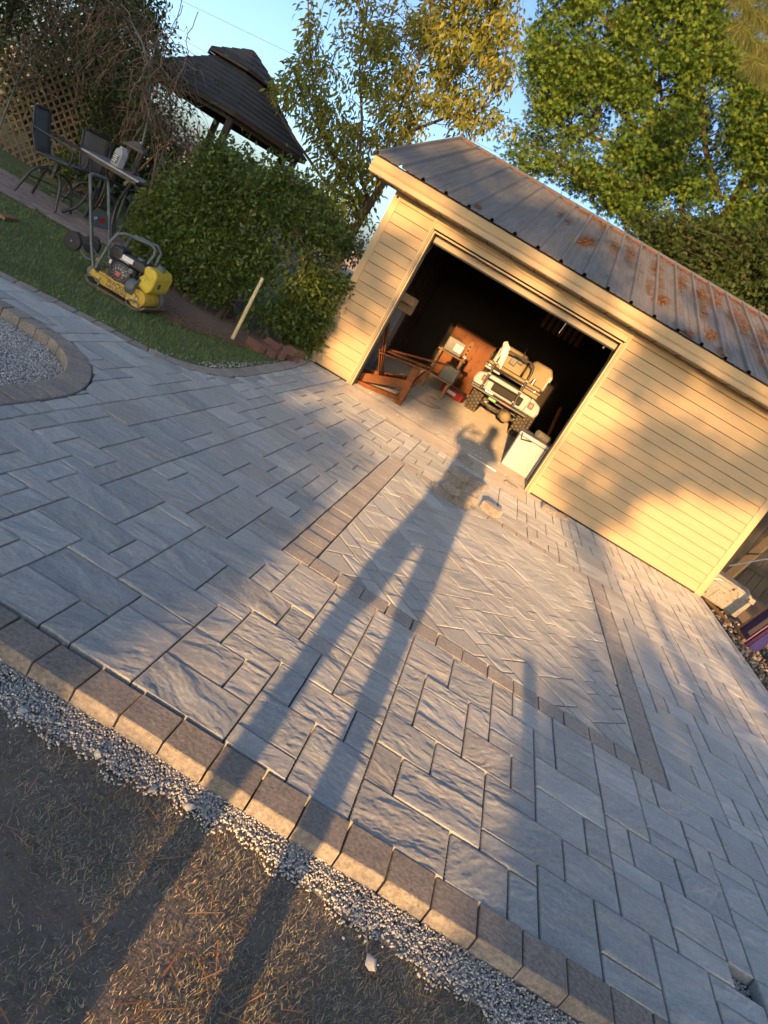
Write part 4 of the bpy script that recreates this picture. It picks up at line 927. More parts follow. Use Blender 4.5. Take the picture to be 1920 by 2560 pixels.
for k in range(46):
    pass
crumbs = [(random.uniform(-1.6, 1.0), random.uniform(9.2, 12.5), .006) for _ in range(90)]
tag(stones('paint_crumbs', crumbs, .006, .014, M['paper']), 'white crumbs scattered over the concrete floor', 'crumbs')

# ------------------------------------------------------------------ plate compactor
M['yellow'] = pm('yellow_paint', (.52, .34, .025), (.40, .25, .03), 9, .5, bs=.2, bscale=40, c3=(.17, .12, .06))
M['yellowtank'] = pm('yellow_plastic', (.60, .45, .03), (.50, .37, .03), 6, .5, bs=.08, c3=(.36, .27, .06))
M['grey_tube'] = pm('grey_tube', (.11, .13, .125), (.08, .095, .09), 12, .45, bs=.1)
M['engine'] = pm('engine_black', (.022, .022, .024), (.045, .045, .045), 24, .5, bs=.35, bscale=50, c3=(.09, .085, .075))
M['lettering'] = pm('dark_lettering', (.05, .05, .055), (.07, .07, .07), 30, .6)
pc = thing('plate_compactor', 'yellow plate compactor with black engine and folded transport wheels on the lawn', 'plate compactor', (-3.56, 6.87, -.002), math.radians(2))
M['rustplate'] = pm('worn_plate_steel', (.20, .14, .075), (.12, .085, .055), 16, .6, metal=.4, bs=.4)
mb = MB(); mb.prism([(-.33, .06), (-.27, .0), (.26, .0), (.34, .075), (.325, .088), (.25, .03), (-.26, .03), (-.315, .07)], (-.25, .25), lambda a, b_, d: (a, d, b_)); mb.build('base_plate', M['rustplate'], pc, bevel=.004)
bm_ = MB().box((-.02, -.205, .10), (.44, .03, .085)).build('side_beam', M['yellow'], pc, bevel=.006)
MB().box((-.02, .205, .10), (.44, .03, .085)).build('side_beam', M['yellow'], pc, bevel=.006)
MB().box((-.03, 0, .15), (.42, .40, .025)).build('engine_deck', M['yellow'], pc, bevel=.005)
def text_part(s_, size, mat, parent, loc, rot, name='lettering', ext=.001):
    cu_ = bpy.data.curves.new(name, 'FONT'); cu_.body = s_; cu_.size = size; cu_.align_x = 'CENTER'; cu_.align_y = 'CENTER'; cu_.extrude = ext; cu_.offset = size * .012; cu_.space_line = .82
    to = bpy.data.objects.new(name, cu_); me = bpy.data.meshes.new_from_object(to); bpy.data.objects.remove(to); bpy.data.curves.remove(cu_)
    o = link(name, me, mat, parent); o.location = loc; o.rotation_euler = rot; return o
text_part('WACKER\nNEUSON', .054, M['lettering'], bm_, (-.01, -.2215, .100), (math.pi / 2, 0, 0))
for x in (-.20, .17): MB().cyl((x, -.232, .10), (x, -.221, .10), .012, n=10).build('bolt', M['steel'], bm_)
for sx in (-.24, .21):
    for sy in (-.245,):
        a0 = [(sx + .075 * math.cos(t_ * math.pi / 8 * 2), sy - .01, .055 + .035 * math.sin(t_ * math.pi / 8 * 2)) for t_ in range(9)]
        MB().tube(a0, .008, 8).build('lifting_loop', M['grey_tube'], pc, smooth=50)
# exciter drum, belt cover, engine
MB().lathe([(.001, -.17), (.085, -.17), (.09, -.16), (.09, .12), (.085, .13), (.001, .13)], (.20, -.03, .115), 'Y', 28).build('exciter_drum', M['yellow'], pc, smooth=35)
MB().lathe([(.001, -.185), (.02, -.185), (.02, -.17)], (.20, -.03, .115), 'Y', 12).build('drum_bolt', M['steel'], pc)
MB().lathe([(.001, -.02), (.11, -.02), (.115, .02), (.001, .03)], (.20, .14, .12), 'Y', 24).build('belt_cover', M['grey_tube'], pc, smooth=35)
MB().lathe([(.03, -.045), (.07, -.045), (.08, -.02), (.08, .045), (.03, .045)], (.11, -.18, .185), 'X', 16).build('clutch_cover', M['grey_tube'], pc, smooth=35)
MB().box((-.06, .0, .24), (.24, .26, .17)).build('engine_block', M['engine'], pc, bevel=.02)
for k in range(6): MB().box((-.06, .0, .175 + k * .022), (.27, .285, .006)).build('cooling_fin', M['engine'], pc)
rc_ = MB().lathe([(.001, -.035), (.03, -.04), (.075, -.035), (.11, -.012), (.118, .02), (.118, .05)], (-.06, -.165, .225), 'Y', 32).build('recoil_starter', M['engine'], pc, smooth=30)
for k in range(24):
    a = 2 * math.pi * k / 24; MB().bar((-.06 + .045 * math.cos(a), -.2055, .225 + .045 * math.sin(a)), (-.06 + .088 * math.cos(a), -.193, .225 + .088 * math.sin(a)), .005, .004, (0, 1, 0)).build('cooling_slot', M['steel'] if k % 2 else M['greycase'], rc_)
MB().box((-.06, -.207, .225), (.062, .003, .045)).build('badge', M['redplastic'], rc_); text_part('HONDA', .015, M['white'], rc_, (-.06, -.2095, .237), (math.pi / 2, 0, 0), ext=.0006); text_part('GX', .022, M['white'], rc_, (-.06, -.2095, .217), (math.pi / 2, 0, 0), ext=.0006)
MB().box((.075, -.17, .22), (.02, .03, .025)).build('pull_grip', M['redplastic'], pc, bevel=.004)
mb = MB(); mb.prism([(-.16, .335), (.12, .335), (.125, .40), (.08, .425), (-.12, .425), (-.165, .39)], (-.15, .10), lambda a, b_, d: (a + .03, d, b_)); ft = mb.build('fuel_tank', M['black'], pc, bevel=.018, seg=3)
MB().cyl((.02, -.04, .425), (.02, -.04, .445), .035, n=20).build('fuel_cap', M['grey_tube'], ft, smooth=30); MB().box((-.05, -.1515, .385), (.12, .002, .045), rotx(0)).build('warning_label', M['paper'], ft)
MB().box((-.22, .02, .37), (.13, .18, .13)).build('air_cleaner', M['black'], pc, bevel=.02, seg=3)
MB().box((-.20, -.13, .27), (.05, .05, .09)).build('carburettor', M['engine'], pc, bevel=.01); MB().box((-.195, -.158, .285), (.02, .006, .035)).build('choke_lever', M['paper'], pc)
MB().box((.0, .16, .33), (.18, .08, .10)).build('muffler', M['engine'], pc, bevel=.02)
# roll cage, water tank
MB().tube([(-.30, -.17, .16), (-.27, -.15, .46), (-.25, -.12, .545), (-.20, -.08, .575), (.02, .02, .595), (.07, .03, .575), (.09, .02, .53), (.06, -.06, .26), (.05, -.14, .16)], .015, 10).build('roll_bar', M['grey_tube'], pc, smooth=50)
MB().tube([(-.30, .19, .16), (-.27, .17, .50), (-.22, .16, .57), (.03, .16, .595), (.08, .16, .55), (.06, .19, .16)], .015, 10).build('roll_bar', M['grey_tube'], pc, smooth=50)
mb = MB(); mb.prism([(.12, .22), (.25, .19), (.285, .23), (.292, .37), (.255, .425), (.165, .44), (.135, .405), (.155, .335), (.125, .31)], (-.17, .19), lambda a, b_, d: (a, d, b_)); wt = mb.build('water_tank', M['yellowtank'], pc, bevel=.02, seg=3)
MB().cyl((.215, 0, .425), (.222, 0, .470), .042, n=16).build('tank_cap', M['grey_tube'], wt, smooth=30); MB().box((.20, -.1725, .335), (.08, .004, .006), roty(.5)).build('tank_seam', M['yellow'], wt); MB().cyl((.145, -.175, .275), (.145, -.17, .275), .016, n=12).build('tank_plug', M['lettering'], wt)
MB().box((.290, -.05, .29), (.004, .05, .05)).build('tank_badge', M['lettering'], wt)
MB().tube(smooth3([(-.16, -.14, .33), (-.28, -.17, .40), (-.42, -.175, .40), (-.60, -.175, .74)]), .005, 6).build('throttle_cable', M['rubberdark'], pc)
MB().tube(smooth3([(.17, -.15, .24), (.10, -.19, .20), (.13, -.19, .14), (.16, -.17, .13)]), .007, 6).build('water_hose', M['rubberdark'], pc); MB().tube(smooth3([(-.14, -.14, .33), (-.16, -.19, .28), (-.10, -.2, .20)]), .005, 6).build('fuel_line', M['rubberdark'], pc)
for x, y, z_ in ((-.16, -.212, .165), (.12, -.212, .165), (-.22, -.222, .075), (.13, -.222, .075), (.245, -.19, .115), (.20, -.19, .165)): MB().cyl((x, y - .006, z_), (x, y + .004, z_), .009, n=8).build('bolt', M['steel'], pc)
MB().lathe([(.008, -.01), (.024, -.01), (.024, .01), (.008, .01)], (.04, -.19, .31), 'Y', 12).build('fuel_filter', M['greycase'], pc); MB().box((-.07, -.155, .355), (.10, .012, .012)).build('tank_bracket', M['steel'], pc)
for k in range(4): MB().bb((-.07, .201, .30 + k * .018), (.07, .205, .308 + k * .018)).build('muffler_louvre', M['steel'], pc)
# handle and transport wheels
MB().tube([(-.31, -.165, .12), (-.44, -.165, .36), (-.66, -.165, .84), (-.685, -.16, .885), (-.69, -.12, .905), (-.69, .12, .905), (-.685, .16, .885), (-.66, .165, .84), (-.44, .165, .36), (-.31, .165, .12)], .0155, 10).build('handle', M['grey_tube'], pc, smooth=50)
hp = MB().box((-.525, 0, .545), (.006, .30, .14), roty(math.radians(-25))).build('handle_plate', M['grey_tube'], pc)
text_part('VP', .05, M['paper'], hp, (-.5215 + .0, -.095, .552), (math.pi / 2, 0, math.pi / 2)); MB().box((-.5195, .03, .553), (.002, .11, .038), roty(math.radians(-25))).build('red_print', M['redplastic'], hp); MB().box((-.5395, .02, .512), (.002, .10, .012), roty(math.radians(-25))).build('grey_print', M['steel'], hp)
MB().cyl((-.31, -.20, .12), (-.31, -.12, .12), .045, n=16).build('handle_mount', M['grey_tube'], pc, smooth=30); MB().cyl((-.31, .12, .12), (-.31, .20, .12), .045, n=16).build('handle_mount', M['grey_tube'], pc, smooth=30)
MB().bar((-.31, -.18, .12), (-.18, -.20, .09), .05, .06).build('mount_bracket', M['yellow'], pc, bevel=.006); MB().box((-.335, -.10, .20), (.05, .03, .08)).build('mount_bracket', M['yellow'], pc, bevel=.006)
MB().tube([(-.33, -.13, .20), (-.45, -.14, .19), (-.60, -.13, .27)], .010, 8).build('wheel_arm', M['grey_tube'], pc); MB().tube([(-.33, .13, .20), (-.45, .14, .19), (-.60, .13, .27)], .010, 8).build('wheel_arm', M['grey_tube'], pc)
MB().cyl((-.60, -.2, .27), (-.60, .2, .27), .010, n=8).build('wheel_axle', M['steel'], pc)
for sy in (-.17, .17):
    wq = MB().lathe([(.04, -.03), (.07, -.033), (.088, -.022), (.09, 0), (.088, .022), (.07, .033), (.04, .03)], (-.60, sy, .27), 'Y', 24).build('wheel', M['rubberdark'], pc, smooth=40)
    MB().lathe([(.001, -.022), (.012, -.022), (.016, -.012), (.042, -.02), (.045, .02), (.001, .02)], (-.60, sy, .27), 'Y', 16).build('hub', M['greycase'], wq, smooth=40)

# ------------------------------------------------------------------ stake, red bricks, board
p0, p1 = PY(500 + 212 / 2.644, 600 + 655 / 2.644, 7.95), PY(500 + 415 / 2.644, 600 + 250 / 2.644, 7.98)
o = MB().cyl((p0.x, p0.y, 0), p1, .021, .020, 14).build('wooden_stake', pm('bamboo', (.62, .50, .26), (.56, .44, .22), 6, .6, stretch=(1, 1, .2), bs=.1), smooth=40); tag(o, 'pale round wooden stake standing in the mulch before the hedge', 'stake')
for k, (x, y, z, rx, ry, rz, s_) in enumerate([(-2.56, 8.10, .0, 0, .0, -.35, (.22, .11, .10)), (-2.46, 8.36, .05, .5, 0, .1, (.20, .10, .11)), (-2.40, 8.42, .0, 0, 0, -.2, (.22, .10, .10)), (-2.36, 8.62, .04, .9, 0, .5, (.16, .09, .13)), (-2.33, 8.80, .0, 0, .2, -.5, (.22, .1, .09)), (-2.44, 8.22, .0, 0, 0, -.5, (.21, .10, .09))]):
    o = MB().box((0, 0, s_[2] / 2), s_).build('red_brick', M['redbrick'], bevel=.006); o.location = (x, y, z); o.rotation_euler = (rx, ry, rz)
    tag(o, ['large red brick lying nearest the stake in the brick heap', 'red brick tilted on top of the heap under the hedge', 'red brick in the middle of the heap on the gravel', 'red brick standing on end in the heap', 'red brick beside the timber at the garage corner', 'red brick half under the tilted one in the heap'][k], 'brick')
o = MB().box((0, 0, .06), (.16, .40, .12)).build('timber_offcut', M['wood_tan'], bevel=.004); o.location = (-2.36, 9.12, 0); o.rotation_euler = (0, 0, -.15); tag(o, 'weathered timber offcut lying at the garage corner', 'timber')
o = MB().bar(PG(0, 540, .03), PG(36, 545, .02), .10, .035).build('lawn_board', M['wood_tan'], bevel=.003); tag(o, 'weathered board end lying on the lawn by the patio', 'board')

# ------------------------------------------------------------------ patio furniture
M['chairframe'] = pm('dark_metal', (.030, .032, .032), (.05, .05, .048), 16, .45, metal=.3)
M['sling'] = pm('sling_fabric', (.105, .10, .085), (.14, .13, .11), 40, .8, bs=.3, bscale=200)
M['slingblue'] = pm('sling_seat', (.12, .14, .17), (.15, .17, .20), 40, .7, bs=.3, bscale=200)
M['slingtan'] = pm('sling_tan', (.30, .24, .15), (.26, .21, .13), 40, .8, bs=.3, bscale=200)
def bar_chair(label, loc, rz, back='sling'):
    c = thing('bar_chair', label, 'chair', loc, rz, 'swivel chairs on the patio')
    for k in range(4):
        a = math.pi / 4 + k * math.pi / 2; u = Vector((math.cos(a), math.sin(a), 0))
        pts = [u * .03 + Vector((0, 0, .40)), u * .14 + Vector((0, 0, .41)), u * .25 + Vector((0, 0, .34)), u * .32 + Vector((0, 0, .16)), u * .37 + Vector((0, 0, .012))]
        MB().tube(smooth3(pts), .019, 8).build('leg', M['chairframe'], c, smooth=50)
    MB().tube([(.285 * math.cos(k * math.pi / 16), .285 * math.sin(k * math.pi / 16), .22) for k in range(33)], .010, 6).build('foot_ring', M['chairframe'], c, smooth=50)
    MB().cyl((0, 0, .34), (0, 0, .53), .035, n=14).build('swivel_post', M['chairframe'], c, smooth=30)
    mb = MB(); mb.tube([(.26, -.24, .60), (-.20, -.24, .55), (-.30, -.24, .75), (-.37, -.24, 1.00), (-.38, -.18, 1.03), (-.38, .18, 1.03), (-.37, .24, 1.00), (-.30, .24, .75), (-.20, .24, .55), (.26, .24, .60), (.29, .18, .60), (.29, -.18, .60), (.26, -.24, .60)], .016, 8); mb.build('seat_frame', M['chairframe'], c, smooth=50)
    mb = MB(); V_ = []
    for j in range(6):
        t_ = j / 5
        for i in range(5): u_ = i / 4; V_.append((-.205 - .17 * t_ - .02 * math.sin(math.pi * t_) - .015 * math.sin(math.pi * u_), lerp(-.235, .235, u_), .56 + .455 * t_))
    mb.add(V_, [(j * 5 + i, j * 5 + i + 1, j * 5 + i + 6, j * 5 + i + 5) for j in range(5) for i in range(4)]); b_ = mb.build('back_sling', M[back], c, smooth=60); b_.modifiers.new('t', 'SOLIDIFY').thickness = .006
    mb = MB(); mb.box((.03, 0, .575), (.48, .47, .012), roty(-.10)); mb.build('seat_sling', M['slingblue'], c)
    for sy in (-.27, .27):
        MB().tube(smooth3([Vector((-.32, sy * .93, .80)), Vector((-.18, sy, .80)), Vector((.12, sy, .79)), Vector((.22, sy, .75)), Vector((.22, sy * .95, .60))]), .016, 8).build('armrest', M['chairframe'], c, smooth=50)
    return c
bar_chair('dark sling swivel chair standing alone at the lattice end of the patio', (-6.12, 8.95, .028), math.radians(14))
bar_chair('dark sling swivel chair pushed up to the patio table before the lattice', (-6.12, 9.95, .028), math.radians(-18))
bar_chair('tan backed sling swivel chair between patio table and hedge', (-5.22, 9.85, .028), math.radians(195), 'slingtan')
tbl = thing('patio_table', 'tall square patio table carrying a lantern and a jug', 'table', (-5.62, 9.45, .028), math.radians(8))
M['tabletop'] = pm('grey_tabletop', (.26, .28, .29), (.21, .23, .24), 6, .35, bs=.05)
MB().bb((-.40, -.36, .82), (.40, .36, .845)).build('table_top', M['tabletop'], tbl, bevel=.005); MB().bb((-.36, -.32, .775), (.36, .32, .819)).build('apron', M['chairframe'], tbl)
for sx in (-1, 1):
    for sy in (-1, 1): MB().tube(smooth3([(sx * .30, sy * .27, .80), (sx * .20, sy * .2, .45), (sx * .24, sy * .22, .18), (sx * .36, sy * .32, .01)]), .02, 8).build('leg', M['chairframe'], tbl, smooth=50)
ln = thing('lantern', 'weathered wooden lantern on the patio table', 'lantern', (-5.60, 9.55, .875), math.radians(15))
M['lwood'] = pm('grey_wood', (.12, .10, .075), (.085, .07, .055), 12, .8, stretch=(1, 1, .2), bs=.3)
for sx in (-1, 1):
    for sy in (-1, 1): MB().bar((sx * .085, sy * .085, .02), (sx * .075, sy * .075, .28), .03, .03).build('post', M['lwood'], ln)
MB().bb((-.11, -.11, 0), (.11, .11, .02)).build('base', M['lwood'], ln); MB().box((0, 0, .30), (.27, .27, .03)).build('roof', M['lwood'], ln); MB().box((0, 0, .35), (.24, .24, .07), None, .3).build('cap', M['lwood'], ln)
MB().tube([(0, -.03, .38), (0, -.02, .44), (0, .02, .44), (0, .03, .38)], .004, 6).build('ring', M['chairframe'], ln)
jg = thing('jug', 'white plastic jug with printed label on the patio table', 'jug', (-5.60, 9.28, .875), math.radians(-20))
mb = MB(); mb.prism([(-.075, 0), (.075, 0), (.075, .17), (.05, .215), (.028, .225), (.028, .25), (-.012, .25), (-.012, .225), (-.06, .20), (-.075, .16)], (-.05, .05), lambda a, b_, d: (a, d, b_)); mb.build('bottle', M['white'], jg, bevel=.014, seg=3)
MB().box((0, -.052, .085), (.12, .003, .11)).build('label_sticker', M['greycase'], jg)
for k in range(4): MB().box((-.02 + .02 * (k % 2), -.0545, .05 + .025 * k), (.07, .002, .01)).build('label_print', M['paper'], jg)
MB().tube([(-.055, 0, .19), (-.035, 0, .235), (.0, 0, .215)], .012, 6).build('grip', M['white'], jg)
br = thing('broom', 'pale straw broom leaning behind the patio table', 'broom', (-6.05, 10.5, 0)); MB().cyl((0, 0, .78), (.28, .1, 1.55), .012, n=8).build('broom_handle', M['wood_tan'], br); MB().cyl((-.03, 0, .62), (0, 0, .80), .06, .018, 10).build('bristles', M['slingtan'], br)

# ------------------------------------------------------------------ lattice, arbor, gazebo
M['lattice'] = pm('weathered_lattice', (.13, .088, .042), (.09, .06, .03), 8, .8, bs=.3, kind='World')
lf = thing('lattice_fence', 'diagonal wooden lattice screen at the end of the patio', 'lattice', (-8.1, 11.35, 0), math.radians(4))
LW, LH = 2.3, 2.2
def clip_seg(p, d):
    t0, t1 = -9, 9
    for q, dd, lo, hi in ((p[0], d[0], -LW / 2, LW / 2), (p[1], d[1], .02, LH)):
        a, b_ = (lo - q) / dd, (hi - q) / dd; t0 = max(t0, min(a, b_)); t1 = min(t1, max(a, b_))
    return t0, t1
for s_ in (1, -1):
    for k in range(-22, 44):
        p = (k * .145 - .6, 0) if s_ > 0 else (k * .145 - 2.2, 0)
        d = (s_ * .7071, .7071); t0, t1 = clip_seg((p[0] - .0, .0001), d)
        if t1 - t0 < .06: continue
        a = (p[0] + d[0] * t0, d[1] * t0); b_ = (p[0] + d[0] * t1, d[1] * t1)
        MB().bar((a[0], .006 * s_, a[1]), (b_[0], .006 * s_, b_[1]), .036, .009, (0, 1, 0)).build('slat', M['lattice'], lf)
for x in (-LW / 2 - .03, LW / 2 + .03): MB().bb((x - .045, -.045, 0), (x + .045, .045, 2.3)).build('post', M['lattice'], lf)
MB().bb((-LW / 2, -.03, LH), (LW / 2, .03, LH + .06)).build('rail', M['lattice'], lf)
ar = thing('arbor', 'thin green metal garden arch overgrown with dead vines', 'arbor', (0, 0, 0))
M['arbor'] = pm('green_metal', (.10, .13, .09), (.16, .17, .12), 14, .6, bs=.2)
AR = [(-8.42, 0), (-8.40, .8), (-8.34, 1.5), (-8.12, 2.1), (-7.7, 2.45), (-7.25, 2.6), (-6.75, 2.55), (-6.35, 2.3), (-6.08, 1.9), (-5.93, 1.45), (-5.86, .8), (-5.82, 0)]
for yy in (10.15, 10.75): MB().tube(smooth3([(x, yy, z) for x, z in AR], 4), .018, 8).build('hoop', M['arbor'], ar, smooth=50)
for x, z in AR[1:-1]: MB().cyl((x, 10.15, z), (x, 10.75, z), .009, n=6).build('rung', M['arbor'], ar)
M['vine'] = islandmat('dead_vine', [(0, (.08, .052, .03)), (.5, (.15, .10, .06)), (1, (.26, .185, .115))], .85)
vn = thing('dead_vine', 'tangle of bare brown vine stems hanging over the garden arch', 'vine', (0, 0, 0))
mb = MB(); VL = []
for k in range(560):
    t_ = random.betavariate(1.6, 1.1); i = min(int(t_ * 8) + 1, 9); a = AR[i]; b_ = AR[i + 1]; q = random.random()
    p = Vector((lerp(a[0], b_[0], q), random.uniform(10.0, 10.9), lerp(a[1], b_[1], q))); p.z = max(p.z, 1.15)
    d = Vector((random.gauss(.25, .8), random.gauss(-.1, .5), random.gauss(.25, .55))); d.normalize(); pts = [p.copy()]
    n = random.randint(6, 15); st_ = random.uniform(.05, .10)
    for s_ in range(n):
        d = (d + Vector((random.gauss(0, .28), random.gauss(0, .25), random.gauss(-.17, .22)))).normalized(); p = p + d * st_; pts.append(p.copy())
    mb.tube(pts, [random.uniform(.003, .0085) * (1 - .6 * s_ / n) for s_ in range(n + 1)], 4, False)
    if random.random() < .5: VL.append(pts[-1]); VL.append(pts[n // 2])
for k in range(6):
    p = Vector((random.uniform(-6.4, -5.9), random.uniform(10.0, 10.4), random.uniform(2.5, 3.1))); pts = [p.copy()]
    for s_ in range(16): p = p + Vector((random.gauss(.01, .03), random.gauss(0, .02), -.10)); pts.append(p.copy())
    mb.tube(pts, .006, 5, False)
mb.build('stems', M['vine'], vn)['kind'] = 'stuff'
gz = thing('gazebo', 'dark shingled gazebo roof with a small cupola rising above the hedge', 'gazebo', (-7.75, 15.8, .10), math.radians(8))
M['shingle'] = pm('dark_shingle', (.018, .020, .024), (.03, .032, .037), 5, .85, bs=.4, bscale=40, obj=.22)
M['beam'] = pm('brown_beam', (.055, .036, .024), (.04, .026, .018), 8, .8, bs=.2)
def hexp(r, k, z, n=6): a = math.radians(60 * k - 68); return Vector((r * math.cos(a), r * math.sin(a), z))
def hexroof(r0, z0, r1, z1, courses, parent, nm, per=3):
    for k in range(6):
        for c in range(courses):
            ta, tb_ = c / courses, (c + 1) / courses
            for q in range(per):
                u0, u1 = q / per, (q + 1) / per; sh = (.37 * (c % 3)) / per * (1 if q not in (0,) else 0); sh2 = (.37 * (c % 3)) / per * (1 if q < per - 1 else 0)
                def pt(t_, u_, lift): return hexp(lerp(r0, r1, t_), k, lerp(z0, z1, t_)).lerp(hexp(lerp(r0, r1, t_), k + 1, lerp(z0, z1, t_)), min(1, u_)) + Vector((0, 0, lift))
                a, b_, c2, d = pt(ta, u0 + sh, .022), pt(ta, u1 + sh2, .022), pt(tb_, u1 + sh2, .004), pt(tb_, u0 + sh, .004)
                lo = Vector((0, 0, -.016)); MB().add([a, b_, c2, d, a + lo, b_ + lo, c2 + lo, d + lo], [(0, 1, 2, 3), (7, 6, 5, 4), (0, 4, 5, 1), (1, 5, 6, 2), (2, 6, 7, 3), (3, 7, 4, 0)]).build(nm, M['shingle'], parent)
rf_ = MB().lathe([(1.93, 2.36), (.78, 3.10)], (0, 0, 0), 'Z', 6, rotz(math.radians(-68))).build('roof_deck', M['beam'], gz); hexroof(2.0, 2.36, .72, 3.16, 9, gz, 'roof_shingle')
cp = MB().lathe([(.66, 3.08), (.66, 3.26)], (0, 0, 0), 'Z', 6, rotz(math.radians(-68))).build('cupola_wall', M['beam'], gz); hexroof(.88, 3.24, .04, 3.66, 4, gz, 'cupola_shingle', 2)
for k in range(6):
    a = hexp(1.75, k, 0); MB().bar((a.x, a.y, 0), (a.x, a.y, 2.42), .12, .12).build('post', M['beam'], gz)
    b_ = hexp(1.80, k, 2.30); c_ = hexp(1.80, k + 1, 2.30); MB().bar(b_, c_, .06, .20).build('beam', M['beam'], gz)
    b_ = hexp(1.97, k, 2.33); c_ = hexp(1.97, k + 1, 2.33); MB().bar(b_, c_, .025, .09).build('fascia', M['beam'], gz)
    b_ = hexp(.87, k, 3.215); c_ = hexp(.87, k + 1, 3.215); MB().bar(b_, c_, .02, .05).build('cupola_fascia', M['beam'], gz)
lb = MB().lathe([(.001, -.06), (.03, -.05), (.04, 0), (.02, .06), (.02, .10)], (1.35, -.9, 2.12), 'Z', 12).build('hanging_lamp', M['chairframe'], gz)
# power lines
for (a, b_, y, lab) in [((450, 0), (720, 130), 42, 'upper thin power line crossing the sky above the gazebo'), ((620, 190), (700, 235), 44, 'lower thin power line crossing the sky beside the gazebo cupola')]:
    A = PY(*a, y); B = PY(*b_, y); d = (B - A); s_, e_ = A - d * (14 if a[0] < 500 else 40), B + d * (14 if a[0] < 500 else 40)
    o = MB().tube([s_.lerp(e_, k / 10) for k in range(11)], .013, 5).build('power_line', M['grey_tube']); tag(o, lab, 'power line')

# ------------------------------------------------------------------ right of the garage
M['fencewood'] = pm('old_fence_wood', (.055, .045, .032), (.085, .07, .048), 6, .9, bs=.4, stretch=(1, 1, .2), obj=.2)
fn = thing('board_fence', 'dark weathered board fence beyond the garage corner', 'fence', (3.95, 12.4, 0))
for k in range(20): MB().bb((k * .155, 0, 0), (k * .155 + .145, .022, 1.9 + .02 * (k % 3))).build('fence_board', M['fencewood'], fn)
for z in (.35, 1.5): MB().bb((0, -.06, z), (3.1, -.002, z + .09)).build('fence_rail', M['fencewood'], fn)
o = MB().bar((4.25, 10.6, .02), (5.0, 11.6, 1.7), .11, .09).build('leaning_beam', M['fencewood'], bevel=.004); tag(o, 'thick dark beam leaning across the fence behind the cooler', 'beam')
o = MB().tube([(4.05, 10.2, .45), (4.5, 10.5, .75), (4.9, 10.7, .95)], .012, 6).build('thin_rod', M['steel']); tag(o, 'thin pale rod leaning by the dark fence', 'rod')
cl = thing('cooler', 'dirty white plastic cooler lying on its side at the garage corner', 'cooler', (4.02, 9.70, .0), math.radians(-14))
M['dirtywhite'] = pm('dirty_white_plastic', (.27, .255, .22), (.20, .19, .16), 5, .75, spec=.15, bs=.2, bscale=30, c3=(.11, .09, .07))
mb = MB(); mb.prism([(-.30, .01), (.27, .01), (.31, .25), (.26, .36), (-.22, .38), (-.33, .32)], (-.22, .22), lambda a, b_, d: (a, d, b_)); mb.build('body', M['dirtywhite'], cl, bevel=.02, seg=3)
mb = MB(); mb.prism([(-.31, .27), (.325, .27), (.325, .345), (-.31, .345)], (-.245, -.2), lambda a, b_, d: (a, d, b_)); mb.build('lid_edge', M['dirtywhite'], cl, bevel=.012)
MB().prism([(-.16, .04), (.2, .04), (.22, .2), (-.10, .22)], (-.235, -.221), lambda a, b_, d: (a, d, b_)).build('side_recess', M['dirtywhite'], cl, bevel=.012)
for x in (.03, .24): MB().cyl((x, -.252, .31), (x, -.244, .31), .017, n=12).build('hinge_hole', M['dark'], cl)
for x in (.06, .17): MB().bb((x - .05, -.25, .255), (x + .05, -.2455, .29)).build('hinge', M['dirtywhite'], cl)
MB().tube([(-.26, -.23, .10), (-.25, -.26, .28), (-.18, -.26, .33), (-.12, -.24, .33)], .013, 8).build('handle', M['steel'], cl, smooth=40)
MB().cyl((-.22, -.235, .085), (-.22, -.221, .085), .02, n=10).build('drain_plug', M['bronze'], cl); MB().cyl((.06, -.24, .14), (.06, -.236, .14), .014, n=8).build('rust_spot', M['rust'], cl)
pn = thing('painted_panel', 'wooden panel painted navy and pink leaning at the edge of the paving', 'panel', (4.02, 8.55, .0), math.radians(-96))
M['navy'] = pm('navy_paint', (.014, .013, .085), (.02, .018, .11), 5, .7, spec=.15, bs=.1); M['pink'] = pm('pink_paint', (.36, .15, .19), (.31, .13, .16), 6, .7, spec=.15, bs=.1)
T_ = rotx(math.radians(-15))
MB().box(T_ @ Vector((0, 0, .36)), (.46, .025, .72), T_).build('board', M['navy'], pn); MB().box(T_ @ Vector((-.22, -.02, .36)), (.035, .02, .72), T_).build('edge_strip', M['wood_tan'], pn); MB().box(T_ @ Vector((.0, -.03, .02)), (.44, .035, .035), T_).build('bottom_strip', M['wood_tan'], pn)
MB().box(T_ @ Vector((.10, -.0155, .40)), (.13, .004, .60), T_).build('tan_reflection', M['cardboard'], pn); MB().box(T_ @ Vector((.215, -.017, .36)), (.03, .006, .70), T_).build('pink_stripe', M['pink'], pn)  # tan reflection on the navy board, painted as a flat patch
MB().box(T_ @ Vector((.29, .05, .24)), (.10, .10, .48), T_).build('pink_foot', M['pink'], pn, bevel=.01); MB().box(T_ @ Vector((.345, .05, .14)), (.02, .102, .28), T_).build('navy_foot', M['navy'], pn)
o = MB().bar((3.78, 9.42, .02), (3.93, 8.78, .03), .02, .03).build('edging_strip', M['wood_tan']); tag(o, 'thin wooden strip lying from the garage corner to the painted panel', 'strip')
oc = thing('marker_barrel', 'orange and white striped plastic marker lying beside the paving', 'marker', (4.30, 7.95, .0), math.radians(20))
M['orange'] = pm('orange_plastic', (.72, .13, .03), (.62, .11, .03), 6, .4)
for k in range(5): MB().cyl((0, 0, .002 + k * .07), (0, 0, .07 + k * .07), .14 - .012 * k, .128 - .012 * k, 20).build('band', M['orange'] if k % 2 == 0 else M['white'], oc, smooth=40)
P = [(random.uniform(3.80, 4.6), random.uniform(5.5, 9.3), -.02 + random.uniform(0, .03)) for _ in range(1700)]
